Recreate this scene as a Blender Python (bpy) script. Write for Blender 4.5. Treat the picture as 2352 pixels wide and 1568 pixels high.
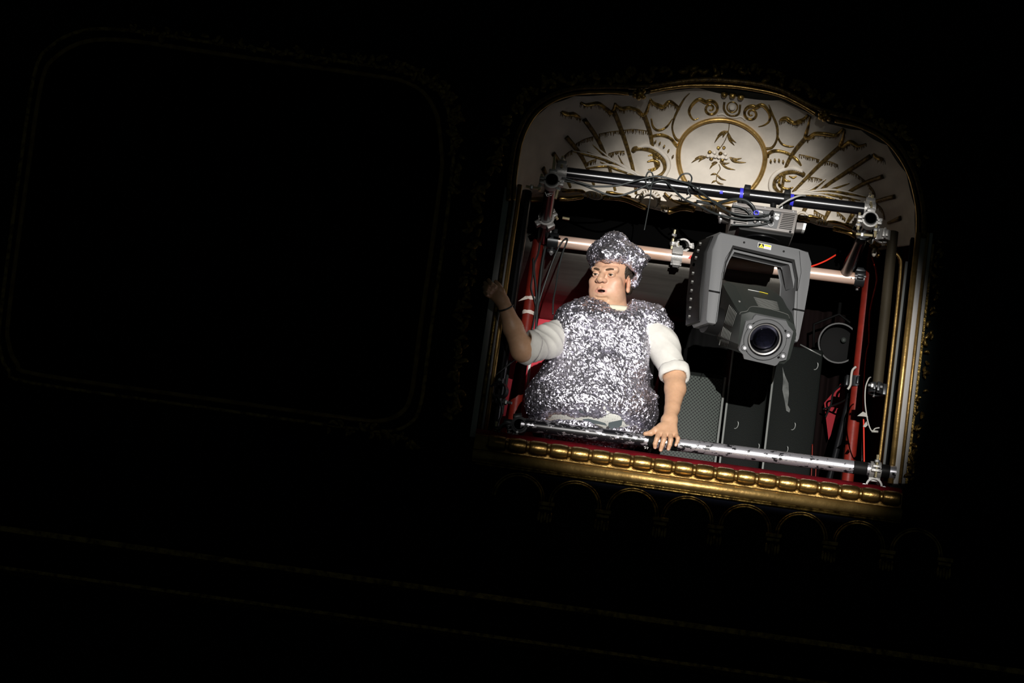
import bpy, bmesh, math, random
import numpy as np
from mathutils import Vector, Matrix
random.seed(7); rng = np.random.default_rng(7)
for _o in list(bpy.data.objects): bpy.data.objects.remove(_o)
scene = bpy.context.scene
COL = scene.collection
# ---------------------------------------------------------------- camera
PITCH, ROLL, FPX, DIST = math.radians(17.4), math.radians(8.0), 7200.0, 12.0
FWD = Vector((0, math.cos(PITCH), math.sin(PITCH)))
_R0 = Vector((1, 0, 0)); _U0 = Vector((0, -math.sin(PITCH), math.cos(PITCH)))
RGT = _R0*math.cos(ROLL) + _U0*math.sin(ROLL)
UPV = -_R0*math.sin(ROLL) + _U0*math.cos(ROLL)
def ray(px, py): return FWD*FPX + RGT*(px-1176) - UPV*(py-784)
CAM = -ray(1620, 730)*(DIST/FPX)
cd = bpy.data.cameras.new('camera'); cam = bpy.data.objects.new('camera', cd); COL.objects.link(cam)
cam.matrix_world = Matrix.Translation(CAM) @ Matrix((RGT, UPV, -FWD)).transposed().to_4x4()
cd.sensor_width = 36.0; cd.lens = 36.0*FPX/2352.0; cd.clip_end = 200
scene.camera = cam
# ---------------------------------------------------------------- world, followspot, exposure
w = bpy.data.worlds.new('dark_auditorium'); scene.world = w; w.use_nodes = True
w.node_tree.nodes['Background'].inputs[0].default_value = (0.75, 1.0, 0.9, 1)
w.node_tree.nodes['Background'].inputs[1].default_value = 0.006
SPOT_AIM = Vector((0.02, 0.0, 0.05))
SPOT_POS = Vector((0.45, -18.0, -1.76))
def spot(name, energy, half_deg, blend, radius, color, aim=SPOT_AIM, shutter=None):
    l = bpy.data.lights.new(name, 'SPOT'); l.energy = energy; l.spot_size = math.radians(2*half_deg)
    l.spot_blend = blend; l.shadow_soft_size = radius; l.color = color
    o = bpy.data.objects.new(name, l); COL.objects.link(o); o.location = SPOT_POS
    o.rotation_euler = (aim-SPOT_POS).to_track_quat('-Z', 'Y').to_euler()
    if shutter:  # the followspot's own iris and framing shutters: soft squarish beam, in metres at 18 m throw
        a, b, p, r0, r1, cut0, cut1 = shutter
        l.use_nodes = True; nt = l.node_tree; N = nt.nodes; L = nt.links; em = N['Emission']
        tc = N.new('ShaderNodeTexCoord'); sx = N.new('ShaderNodeSeparateXYZ'); L.new(tc.outputs['Normal'], sx.inputs[0])
        def mth(op, i0, i1=None, v1=None, cl=False):
            n = N.new('ShaderNodeMath'); n.operation = op; n.use_clamp = cl
            L.new(i0, n.inputs[0])
            if i1 is not None: L.new(i1, n.inputs[1])
            elif v1 is not None: n.inputs[1].default_value = v1
            return n.outputs[0]
        az = mth('ABSOLUTE', sx.outputs[2])
        D = (aim-SPOT_POS).length
        u0 = mth('DIVIDE', sx.outputs[0], az); v_ = mth('DIVIDE', sx.outputs[1], az)
        u = mth('ADD', u0, mth('MULTIPLY', v_, v1=0.03))  # beam sheared by the skewed shutters
        vp = mth('MAXIMUM', v_, v1=0.0); vn = mth('MINIMUM', v_, v1=0.0)
        u = mth('MULTIPLY', u, mth('ADD', mth('MULTIPLY', vp, v1=0.26*D/b), v1=1.0))   # beam narrows towards the top
        vs_ = mth('ADD', vp, mth('MULTIPLY', vn, v1=0.76))                              # and is framed flat by the lower shutter
        ua = mth('POWER', mth('ABSOLUTE', mth('MULTIPLY', u, v1=D/a)), v1=p); va = mth('POWER', mth('ABSOLUTE', mth('MULTIPLY', vs_, v1=D/b)), v1=p)
        r = mth('POWER', mth('ADD', ua, ua if False else va), v1=1/p)
        mr = N.new('ShaderNodeMapRange'); mr.interpolation_type = 'SMOOTHERSTEP'
        mr.inputs[1].default_value = r0; mr.inputs[2].default_value = r1; mr.inputs[3].default_value = 1; mr.inputs[4].default_value = 0; L.new(r, mr.inputs[0])
        ed = N.new('ShaderNodeMath'); ed.operation = 'MULTIPLY_ADD'; ed.inputs[1].default_value = 0.17*D/a; ed.inputs[2].default_value = r0; L.new(u, ed.inputs[0]); L.new(ed.outputs[0], mr.inputs[1])  # right edge focused sharper than the left
        vm = mth('MULTIPLY', v_, v1=D)
        m2 = N.new('ShaderNodeMapRange'); m2.interpolation_type = 'SMOOTHSTEP'; m2.inputs[1].default_value = cut0; m2.inputs[2].default_value = cut1; m2.inputs[3].default_value = 0; m2.inputs[4].default_value = 1; L.new(vm, m2.inputs[0])
        hot = mth('SUBTRACT', mth('MULTIPLY', mth('MULTIPLY', r, r), v1=-0.34), v1=-1.06)   # hot centre of the beam
        L.new(mth('MULTIPLY', mth('MULTIPLY', mr.outputs[0], m2.outputs[0]), hot), em.inputs['Strength'])
    return o
CUT0, CUT1 = -0.768, -0.742
spot('followspot', 21000, 4.5, 0.0, 0.035, (1.0, 0.97, 0.93), shutter=(0.785, 0.87, 2.1, 0.70, 1.14, CUT0, CUT1))
spot('followspot_spill', 15, 6.0, 1.0, 0.10, (1.0, 0.95, 0.8))
scene.view_settings.view_transform = 'Standard'; scene.view_settings.look = 'None'
scene.view_settings.gamma = 1.0; scene.view_settings.use_curve_mapping = False
scene.view_settings.exposure = 0.0
# ---------------------------------------------------------------- helpers
def P(px, py, y):
    r = ray(px, py); t = (y-CAM.y)/r.y
    return CAM + r*t
def Q(px, py, y): return np.array(P(px, py, y))
def PLN(px, py, pt, n):
    r = ray(px, py); t = (pt-CAM).dot(n)/r.dot(n)
    return CAM + r*t
V = Vector
def catmull(pts, k=6, closed=False):
    n = len(pts); out = []
    pts = [tuple(p) for p in pts]
    rngi = range(n) if closed else range(n-1)
    for i in rngi:
        g = (lambda j: pts[j % n]) if closed else (lambda j: pts[max(0, min(n-1, j))])
        p0, p1, p2, p3 = g(i-1), g(i), g(i+1), g(i+2)
        for s in range(k):
            t = s/k
            out.append(tuple(0.5*((2*b)+(-a+c)*t+(2*a-5*b+4*c-d)*t*t+(-a+3*b-3*c+d)*t**3) for a, b, c, d in zip(p0, p1, p2, p3)))
    if not closed: out.append(pts[-1])
    return out
def tube(bm, pts, r, n=8, closed=False, caps=True, flat=None, up=None):
    """swept tube; r scalar or list; flat=(normal, factor) squashes along normal"""
    pts = [V(p) for p in pts]; m = len(pts)
    rs = r if isinstance(r, (list, tuple)) else [r]*m
    if len(rs) != m: rs = [np.interp(i/(m-1)*(len(rs)-1), range(len(rs)), rs) for i in range(m)]
    rings = []; u = None
    for i, p in enumerate(pts):
        a = pts[(i-1) % m] if (closed or i > 0) else p
        b = pts[(i+1) % m] if (closed or i < m-1) else p
        t = (b-a)
        if t.length < 1e-9: t = V((0, 0, 1))
        t.normalize()
        if u is None:
            u = up.copy() if up is not None else (V((0, 0, 1)) if abs(t.z) < .9 else V((1, 0, 0)))
        u = u - t*u.dot(t)
        if u.length < 1e-6: u = t.orthogonal()
        u.normalize(); v = t.cross(u)
        ring = []
        for k in range(n):
            an = 2*math.pi*k/n
            d = u*math.cos(an)*rs[i] + v*math.sin(an)*rs[i]
            if flat: d = d - flat[0]*(d.dot(flat[0])*(1-flat[1]))
            ring.append(bm.verts.new(p+d))
        rings.append(ring)
    for i in range(m if closed else m-1):
        A, B = rings[i], rings[(i+1) % m]
        for k in range(n):
            bm.faces.new((A[k], A[(k+1) % n], B[(k+1) % n], B[k]))
    if caps and not closed:
        bm.faces.new(rings[0][::-1]); bm.faces.new(rings[-1])
def box(bm, c, hx, hy, hz, bev=0.0):
    c = V(c); hx = V(hx); hy = V(hy); hz = V(hz)
    vs = [bm.verts.new(c+hx*a+hy*b+hz*d) for a in (-1, 1) for b in (-1, 1) for d in (-1, 1)]
    fs = [bm.faces.new([vs[i] for i in q]) for q in ((0, 1, 3, 2), (4, 6, 7, 5), (0, 4, 5, 1), (2, 3, 7, 6), (0, 2, 6, 4), (1, 5, 7, 3))]
    if bev:
        es = list({e for f in fs for e in f.edges})
        bmesh.ops.bevel(bm, geom=es, offset=bev, segments=2, affect='EDGES', profile=0.5)
def abox(bm, c, sx, sy, sz, bev=0.0): box(bm, c, (sx/2, 0, 0), (0, sy/2, 0), (0, 0, sz/2), bev)
def prism(bm, pts, ext, bev=0.0):
    ext = V(ext)
    a = [bm.verts.new(V(p)) for p in pts]; b = [bm.verts.new(V(p)+ext) for p in pts]
    n = len(a)
    f1 = bm.faces.new(a); f2 = bm.faces.new(b[::-1]); fs = [f1, f2]
    for i in range(n): fs.append(bm.faces.new((a[i], b[i], b[(i+1) % n], a[(i+1) % n])))
    if bev:
        es = list(f1.edges)+list(f2.edges)
        bmesh.ops.bevel(bm, geom=es, offset=bev, segments=2, affect='EDGES', profile=0.5)
def lathe(bm, o, axis, prof, n=20, closed=False):
    o = V(o); ax = V(axis).normalized(); u = ax.orthogonal().normalized(); v = ax.cross(u)
    rings = []
    for r, h in prof:
        if r < 1e-6: rings.append([bm.verts.new(o+ax*h)])
        else: rings.append([bm.verts.new(o+ax*h+(u*math.cos(2*math.pi*k/n)+v*math.sin(2*math.pi*k/n))*r) for k in range(n)])
    m = len(rings)
    for i in range(m if closed else m-1):
        A, B = rings[i], rings[(i+1) % m]
        for k in range(n):
            k2 = (k+1) % n
            if len(A) == 1 and len(B) == 1: continue
            if len(A) == 1: bm.faces.new((A[0], B[k2], B[k]))
            elif len(B) == 1: bm.faces.new((A[k], A[k2], B[0]))
            else: bm.faces.new((A[k], A[k2], B[k2], B[k]))
def cyl(bm, a, b, r, n=16, r2=None):
    a = V(a); b = V(b); L = (b-a).length; r2 = r if r2 is None else r2
    lathe(bm, a, b-a, [(0, 0), (r, 0), (r2, L), (0, L)], n)
def pipe(bm, a, b, r, wall=0.0035, n=24):
    a = V(a); b = V(b); L = (b-a).length
    lathe(bm, a, b-a, [(r-wall, 0), (r, 0), (r, L), (r-wall, L)], n, closed=True)
def hexnut(bm, c, axis, r, h): 
    c = V(c); ax = V(axis).normalized()
    lathe(bm, c-ax*h/2, ax, [(0, 0), (r*.9, 0), (r, h*.15), (r, h*.85), (r*.9, h), (0, h)], 6)
def ellips(bm, c, rad, rot=None, u=12, v=8):
    M = Matrix.Translation(V(c)) @ (rot.to_4x4() if rot is not None else Matrix.Identity(4)) @ Matrix.Diagonal((rad[0], rad[1], rad[2], 1))
    bmesh.ops.create_uvsphere(bm, u_segments=u, v_segments=v, radius=1, matrix=M)
def fin(me, mat, smooth):
    if mat is not None:
        for m_ in (mat if isinstance(mat, list) else [mat]): me.materials.append(m_)
    if smooth is True:
        me.polygons.foreach_set('use_smooth', [True]*len(me.polygons))
    elif smooth:  # angle in degrees
        me.polygons.foreach_set('use_smooth', [True]*len(me.polygons))
        me.set_sharp_from_angle(angle=math.radians(smooth))
    me.update()
def link(name, data, parent=None, props=None):
    o = bpy.data.objects.new(name, data); COL.objects.link(o)
    if parent is not None:
        o.parent = parent
        o.matrix_parent_inverse = Matrix.Translation(-V(parent.get('base', (0, 0, 0))))
    for k, v_ in (props or {}).items(): o[k] = v_
    return o
def O(name, bm, mat, parent=None, smooth=40, **props):
    bmesh.ops.recalc_face_normals(bm, faces=bm.faces[:])
    me = bpy.data.meshes.new(name); bm.to_mesh(me); bm.free(); fin(me, mat, smooth)
    return link(name, me, parent, props)
def OM(name, vs, fs, mat, parent=None, smooth=True, col=None, **props):
    me = bpy.data.meshes.new(name)
    vs = np.asarray(vs, dtype=np.float32); fs = np.asarray(fs, dtype=np.int32)
    nf, nv = fs.shape
    me.vertices.add(len(vs)); me.vertices.foreach_set('co', vs.ravel())
    me.loops.add(nf*nv); me.loops.foreach_set('vertex_index', fs.ravel())
    me.polygons.add(nf); me.polygons.foreach_set('loop_start', np.arange(0, nf*nv, nv, dtype=np.int32))
    me.update(calc_edges=True); me.validate()
    if col is not None:
        at = me.color_attributes.new('tint', 'FLOAT_COLOR', 'POINT')
        at.data.foreach_set('color', np.concatenate([col, np.ones((len(col), 1))], 1).astype(np.float32).ravel())
    fin(me, mat, smooth)
    return link(name, me, parent, props)
def thing(name, label, cat, loc, group=None):
    o = bpy.data.objects.new(name, None); COL.objects.link(o); o.location = V(loc); o['base'] = tuple(V(loc))
    o.empty_display_size = 0.05
    o['label'] = label; o['category'] = cat
    if group: o['group'] = group
    return o
def tag(o, label, cat, group=None):
    o['label'] = label; o['category'] = cat
    if group: o['group'] = group
    return o
def struct(o, label=None):
    o['kind'] = 'structure'
    if label: o['label'] = label
    return o
def B(): return bmesh.new()
# ---------------------------------------------------------------- materials
def material(name, color, rough=0.5, metal=0.0, var=0.0, vscale=20.0, bump=0.0, bscale=60.0, color2=None, c2=(0.45, 0.6), spec=0.5, coat=0.0, sheen=0.0, stretch=None, rvar=0.0):
    m = bpy.data.materials.new(name); m.use_nodes = True; nt = m.node_tree; N = nt.nodes; L = nt.links
    b = N['Principled BSDF']
    b.inputs['Base Color'].default_value = (*color, 1); b.inputs['Roughness'].default_value = rough
    b.inputs['Metallic'].default_value = metal; b.inputs['Specular IOR Level'].default_value = spec
    b.inputs['Coat Weight'].default_value = coat; b.inputs['Sheen Weight'].default_value = sheen
    tc = N.new('ShaderNodeTexCoord'); src = tc.outputs['Object']
    if stretch:
        mp = N.new('ShaderNodeMapping'); mp.inputs['Scale'].default_value = stretch
        L.new(src, mp.inputs[0]); src = mp.outputs[0]
    if var or color2:
        nz = N.new('ShaderNodeTexNoise'); nz.inputs['Scale'].default_value = vscale; nz.inputs['Detail'].default_value = 5
        L.new(src, nz.inputs['Vector'])
        cr = N.new('ShaderNodeValToRGB'); L.new(nz.outputs['Fac'], cr.inputs[0])
        if color2:
            cr.color_ramp.elements[0].position = c2[0]; cr.color_ramp.elements[1].position = c2[1]
            cr.color_ramp.elements[0].color = (*color, 1); cr.color_ramp.elements[1].color = (*color2, 1)
        else:
            cr.color_ramp.elements[0].position = 0.3; cr.color_ramp.elements[1].position = 0.7
            cr.color_ramp.elements[0].color = (*[c*(1-var) for c in color], 1); cr.color_ramp.elements[1].color = (*[min(1, c*(1+var)) for c in color], 1)
        L.new(cr.outputs[0], b.inputs['Base Color'])
        if rvar:
            mr = N.new('ShaderNodeMapRange'); mr.inputs[3].default_value = rough-rvar; mr.inputs[4].default_value = rough+rvar
            L.new(nz.outputs['Fac'], mr.inputs[0]); L.new(mr.outputs[0], b.inputs['Roughness'])
    if bump:
        nb = N.new('ShaderNodeTexNoise'); nb.inputs['Scale'].default_value = bscale; nb.inputs['Detail'].default_value = 3
        L.new(src, nb.inputs['Vector'])
        bp = N.new('ShaderNodeBump'); bp.inputs['Strength'].default_value = bump; bp.inputs['Distance'].default_value = 0.01
        L.new(nb.outputs['Fac'], bp.inputs['Height']); L.new(bp.outputs[0], b.inputs['Normal'])
    return m
M = {}
M['gold'] = material('gilding', (0.37, 0.23, 0.073), 0.31, 0.92, bump=0.14, bscale=55, color2=(0.13, 0.076, 0.02), c2=(0.40, 0.75), vscale=26, rvar=0.12)
M['gold_dull'] = material('aged_gilding', (0.50, 0.33, 0.09), 0.36, 0.85, bump=0.3, bscale=90, color2=(0.10, 0.06, 0.015), c2=(0.40, 0.64), vscale=45)
M['gold_satin'] = material('satin_gilding', (0.58, 0.375, 0.13), 0.44, 0.85, bump=0.12, bscale=70, color2=(0.30, 0.18, 0.05), c2=(0.42, 0.78), vscale=22)
M['soot'] = material('soot_black_paint', (.0025, .0025, .0025), .7, spec=.04)
M['strip_grey'] = material('grey_fillet_paint', (0.13, 0.135, 0.13), 0.5, spec=.2)
M['banner'] = material('dark_red_cloth', (0.20, 0.016, 0.022), .9, spec=.1)
M['screw'] = material('bright_screw', (0.75, 0.75, 0.78), .4, .2)
M['ochre'] = material('gilt_brown_paint', (0.20, 0.125, 0.03), 0.42, 0.45, bump=0.3, bscale=120, color2=(0.07, 0.042, 0.012), c2=(0.40, 0.62), vscale=70)
M['plaster'] = material('cream_plaster', (0.55, 0.50, 0.43), 0.65, 0, var=0.10, vscale=14, bump=0.05, bscale=60)
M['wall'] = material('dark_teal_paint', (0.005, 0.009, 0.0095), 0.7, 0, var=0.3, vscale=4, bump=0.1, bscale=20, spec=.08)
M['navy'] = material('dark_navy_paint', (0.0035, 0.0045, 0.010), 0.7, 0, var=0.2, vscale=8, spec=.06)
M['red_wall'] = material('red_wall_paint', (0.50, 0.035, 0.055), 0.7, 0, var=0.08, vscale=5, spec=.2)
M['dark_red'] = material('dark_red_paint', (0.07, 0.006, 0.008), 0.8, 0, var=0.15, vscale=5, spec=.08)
M['velvet'] = material('red_velvet', (0.12, 0.004, 0.008), 0.85, 0, var=0.25, vscale=30, bump=0.1, bscale=200, spec=.05)
M['strip'] = material('grey_white_paint', (0.48, 0.47, 0.46), 0.45, 0, var=0.08, vscale=8)
M['black_pipe'] = material('black_gloss_paint', (0.006, 0.006, 0.007), 0.25, 0, var=0.2, vscale=30, spec=0.6)
M['pink_pipe'] = material('worn_pinkish_steel', (0.66, 0.47, 0.38), 0.34, 0.25, color2=(0.52, 0.28, 0.16), c2=(0.50, 0.72), vscale=9, stretch=(0.6, 2, 2), bump=0.03)
M['red_paint'] = material('red_oxide_paint', (0.17, 0.014, 0.008), 0.36, 0, var=0.2, vscale=25, bump=0.04)
M['bronze'] = material('dull_bronze_tube', (0.035, 0.028, 0.017), 0.6, 0.2, var=0.3, vscale=20, stretch=(1, 1, 0.2), spec=.15)
M['alu'] = material('cast_aluminium', (0.40, 0.39, 0.375), 0.45, 0.5, var=0.1, vscale=40, bump=0.1, bscale=200)
M['alu_dark'] = material('blackened_clamp_steel', (0.03, 0.032, 0.034), 0.35, 0.5)
M['zinc'] = material('yellow_zinc_bolt', (0.72, 0.62, 0.38), 0.3, 0.8)
M['steel'] = material('bright_steel', (0.7, 0.7, 0.7), 0.28, 0.85)
M['fix'] = material('grey_fixture_plastic', (0.115, 0.117, 0.12), 0.55, 0, bump=0.08, bscale=500, spec=.25)
M['fix_dark'] = material('dark_fixture_plastic', (0.026, 0.030, 0.027), 0.5, 0, bump=0.06, bscale=500, spec=.2)
M['fix_base'] = material('warm_grey_base_plastic', (0.185, 0.17, 0.16), 0.5, 0, bump=0.05, bscale=500)
M['fix_black'] = material('black_plastic', (0.007, 0.007, 0.007), 0.5, spec=.12)
M['line'] = material('grey_slat', (0.15, 0.15, 0.14), 0.55, spec=.2)
M['blue'] = material('blue_tape', (0.04, 0.04, 0.62), 0.5)
M['white'] = material('white_plastic', (0.8, 0.8, 0.78), 0.5)
M['cable'] = material('black_rubber_cable', (0.022, 0.026, 0.026), 0.42)
M['cable_grey'] = material('grey_cable', (0.35, 0.34, 0.31), 0.5)
M['cable_red'] = material('red_cable', (0.75, 0.035, 0.015), 0.45)
M['yellow'] = material('yellow_print', (0.85, 0.68, 0.02), 0.5)
M['lilac'] = material('pale_lilac_print', (0.5, 0.46, 0.6), 0.5)
M['case'] = material('black_laminate', (0.0035, 0.0045, 0.004), 0.6, 0, bump=0.15, bscale=300, spec=.10)
M['shirt'] = material('white_cotton', (0.64, 0.625, 0.58), 0.9, 0, var=0.04, vscale=60, bump=0.08, bscale=350)
M['hair'] = material('dark_brown_hair', (0.030, 0.020, 0.012), 0.5, 0, bump=0.6, bscale=250, stretch=(1, 1, .3))
M['eyewhite'] = material('eye_white', (0.58, 0.53, 0.48), 0.2, spec=.3)
M['iris'] = material('dark_brown_iris', (0.035, 0.022, 0.012), 0.1)
M['grey_cloth'] = material('grey_patch_cloth', (0.06, 0.075, 0.08), 0.9)
M['tape_white'] = material('peeling_white_tape', (0.72, 0.62, 0.55), 0.6)
M['red_mark'] = material('red_mark_paint', (0.7, 0.02, 0.01), 0.5)
M['grille_bar'] = material('dull_metal_edge', (0.22, 0.23, 0.22), 0.4, 0.6)
def mk_glass():
    m = bpy.data.materials.new('coated_lens_glass'); m.use_nodes = True; b = m.node_tree.nodes['Principled BSDF']
    b.inputs['Base Color'].default_value = (0.55, 0.55, 0.75, 1); b.inputs['Roughness'].default_value = 0.02
    b.inputs['Transmission Weight'].default_value = 1.0; b.inputs['IOR'].default_value = 1.55
    return m
M['glass'] = mk_glass()
def mk_skin():
    m = bpy.data.materials.new('skin'); m.use_nodes = True; nt = m.node_tree; N = nt.nodes; L = nt.links
    b = N['Principled BSDF']; at = N.new('ShaderNodeAttribute'); at.attribute_name = 'tint'
    nz = N.new('ShaderNodeTexNoise'); nz.inputs['Scale'].default_value = 90; nz.inputs['Detail'].default_value = 4
    tc = N.new('ShaderNodeTexCoord'); L.new(tc.outputs['Object'], nz.inputs['Vector'])
    mx = N.new('ShaderNodeMix'); mx.data_type = 'RGBA'; mx.blend_type = 'MULTIPLY'; mx.inputs[0].default_value = 0.25
    cr = N.new('ShaderNodeValToRGB'); cr.color_ramp.elements[0].position = .3; cr.color_ramp.elements[1].position = .7
    cr.color_ramp.elements[0].color = (.65, .58, .52, 1); cr.color_ramp.elements[1].color = (1, 1, 1, 1)
    L.new(nz.outputs['Fac'], cr.inputs[0]); L.new(at.outputs['Color'], mx.inputs[6]); L.new(cr.outputs[0], mx.inputs[7])
    L.new(mx.outputs[2], b.inputs['Base Color']); b.inputs['Roughness'].default_value = 0.48
    b.inputs['Subsurface Weight'].default_value = 0.12; b.inputs['Subsurface Radius'].default_value = (0.006, 0.002, 0.001)
    b.inputs['Subsurface Scale'].default_value = 0.6
    bp = N.new('ShaderNodeBump'); bp.inputs['Strength'].default_value = 0.12; bp.inputs['Distance'].default_value = 0.002
    nb = N.new('ShaderNodeTexNoise'); nb.inputs['Scale'].default_value = 400; L.new(tc.outputs['Object'], nb.inputs['Vector'])
    L.new(nb.outputs['Fac'], bp.inputs['Height']); L.new(bp.outputs[0], b.inputs['Normal'])
    return m
M['skin'] = mk_skin()
def mk_foil():
    m = bpy.data.materials.new('crumpled_aluminium_foil'); m.use_nodes = True; nt = m.node_tree; N = nt.nodes; L = nt.links
    b = N['Principled BSDF']; b.inputs['Base Color'].default_value = (0.80, 0.78, 0.87, 1); b.inputs['Metallic'].default_value = 1
    b.inputs['Roughness'].default_value = 0.38
    tc = N.new('ShaderNodeTexCoord')
    v2 = N.new('ShaderNodeTexNoise'); v2.inputs['Scale'].default_value = 130; v2.inputs['Detail'].default_value = 1; L.new(tc.outputs['Object'], v2.inputs['Vector'])
    bp = N.new('ShaderNodeBump'); bp.inputs['Strength'].default_value = 0.35; bp.inputs['Distance'].default_value = 0.004
    L.new(v2.outputs['Fac'], bp.inputs['Height']); L.new(bp.outputs[0], b.inputs['Normal'])
    return m
M['foil'] = mk_foil()
def mk_pole():
    m = bpy.data.materials.new('flaking_silver_over_black'); m.use_nodes = True; nt = m.node_tree; N = nt.nodes; L = nt.links
    b = N['Principled BSDF']; tc = N.new('ShaderNodeTexCoord'); sx = N.new('ShaderNodeSeparateXYZ'); L.new(tc.outputs['Object'], sx.inputs[0])
    mp = N.new('ShaderNodeMapping'); mp.inputs['Scale'].default_value = (0.55, 1, 1); L.new(tc.outputs['Object'], mp.inputs[0])
    nz = N.new('ShaderNodeTexNoise'); nz.inputs['Scale'].default_value = 52; nz.inputs['Detail'].default_value = 8; nz.inputs['Roughness'].default_value = .68; L.new(mp.outputs[0], nz.inputs['Vector'])
    nl = N.new('ShaderNodeTexNoise'); nl.inputs['Scale'].default_value = 6; L.new(tc.outputs['Object'], nl.inputs['Vector'])
    # threshold shifts along the tube: mostly black towards the left end, mostly silver to the right
    mr = N.new('ShaderNodeMapRange'); mr.inputs[1].default_value = -0.25; mr.inputs[2].default_value = 0.25; mr.inputs[3].default_value = -0.035; mr.inputs[4].default_value = 0.085
    L.new(sx.outputs[0], mr.inputs[0])
    a1 = N.new('ShaderNodeMath'); a1.operation = 'ADD'; L.new(nz.outputs['Fac'], a1.inputs[0]); L.new(mr.outputs[0], a1.inputs[1])
    m2 = N.new('ShaderNodeMath'); m2.operation = 'MULTIPLY_ADD'; m2.inputs[1].default_value = 0.2; L.new(nl.outputs['Fac'], m2.inputs[0]); L.new(a1.outputs[0], m2.inputs[2])
    cr = N.new('ShaderNodeValToRGB'); cr.color_ramp.interpolation = 'CONSTANT'
    cr.color_ramp.elements[0].color = (0, 0, 0, 1); cr.color_ramp.elements[1].position = 0.61; cr.color_ramp.elements[1].color = (1, 1, 1, 1)
    L.new(m2.outputs[0], cr.inputs[0])
    mx = N.new('ShaderNodeMix'); mx.data_type = 'RGBA'; mx.inputs[6].default_value = (0.007, 0.007, 0.009, 1); mx.inputs[7].default_value = (0.56, 0.55, 0.59, 1)
    L.new(cr.outputs[0], mx.inputs[0]); L.new(mx.outputs[2], b.inputs['Base Color'])
    mm = N.new('ShaderNodeMath'); mm.operation = 'MULTIPLY'; mm.inputs[1].default_value = 0.75; L.new(cr.outputs[0], mm.inputs[0]); L.new(mm.outputs[0], b.inputs['Metallic'])
    b.inputs['Roughness'].default_value = 0.36
    bp = N.new('ShaderNodeBump'); bp.inputs['Strength'].default_value = 0.2; bp.inputs['Distance'].default_value = 0.001; L.new(cr.outputs[0], bp.inputs['Height']); L.new(bp.outputs[0], b.inputs['Normal'])
    return m
M['pole'] = mk_pole()
def mk_grille():
    m = bpy.data.materials.new('perforated_steel_grille'); m.use_nodes = True; nt = m.node_tree; N = nt.nodes; L = nt.links
    b = N['Principled BSDF']; tc = N.new('ShaderNodeTexCoord'); mp = N.new('ShaderNodeMapping')
    mp.inputs['Rotation'].default_value = (0, math.radians(45), 0); mp.inputs['Scale'].default_value = (95, 95, 95); L.new(tc.outputs['Object'], mp.inputs[0])
    fr = N.new('ShaderNodeVectorMath'); fr.operation = 'FRACTION'; L.new(mp.outputs[0], fr.inputs[0])
    sb = N.new('ShaderNodeVectorMath'); sb.operation = 'SUBTRACT'; sb.inputs[1].default_value = (.5, .5, .5); L.new(fr.outputs[0], sb.inputs[0])
    ml = N.new('ShaderNodeVectorMath'); ml.operation = 'MULTIPLY'; ml.inputs[1].default_value = (1, 0, 1); L.new(sb.outputs[0], ml.inputs[0])
    ln = N.new('ShaderNodeVectorMath'); ln.operation = 'LENGTH'; L.new(ml.outputs[0], ln.inputs[0])
    gt = N.new('ShaderNodeMath'); gt.operation = 'GREATER_THAN'; gt.inputs[1].default_value = 0.36; L.new(ln.outputs['Value'], gt.inputs[0])
    mx = N.new('ShaderNodeMix'); mx.data_type = 'RGBA'; mx.inputs[6].default_value = (0.004, 0.005, 0.005, 1); mx.inputs[7].default_value = (0.04, 0.05, 0.043, 1)
    L.new(gt.outputs[0], mx.inputs[0]); L.new(mx.outputs[2], b.inputs['Base Color']); b.inputs['Roughness'].default_value = 0.5
    return m
M['grille'] = mk_grille()
def mk_padding():
    m = bpy.data.materials.new('white_mesh_padding'); m.use_nodes = True; nt = m.node_tree; N = nt.nodes; L = nt.links
    b = N['Principled BSDF']; tc = N.new('ShaderNodeTexCoord')
    v = N.new('ShaderNodeTexVoronoi'); v.inputs['Scale'].default_value = 110; v.inputs['Randomness'].default_value = 0.2; L.new(tc.outputs['Object'], v.inputs['Vector'])
    cr = N.new('ShaderNodeValToRGB'); cr.color_ramp.elements[0].position = .15; cr.color_ramp.elements[1].position = .35
    cr.color_ramp.elements[0].color = (0.40, 0.40, 0.37, 1); cr.color_ramp.elements[1].color = (0.70, 0.70, 0.64, 1); L.new(v.outputs['Distance'], cr.inputs[0])
    L.new(cr.outputs[0], b.inputs['Base Color']); b.inputs['Roughness'].default_value = .8
    return m
M['padding'] = mk_padding()
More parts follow.
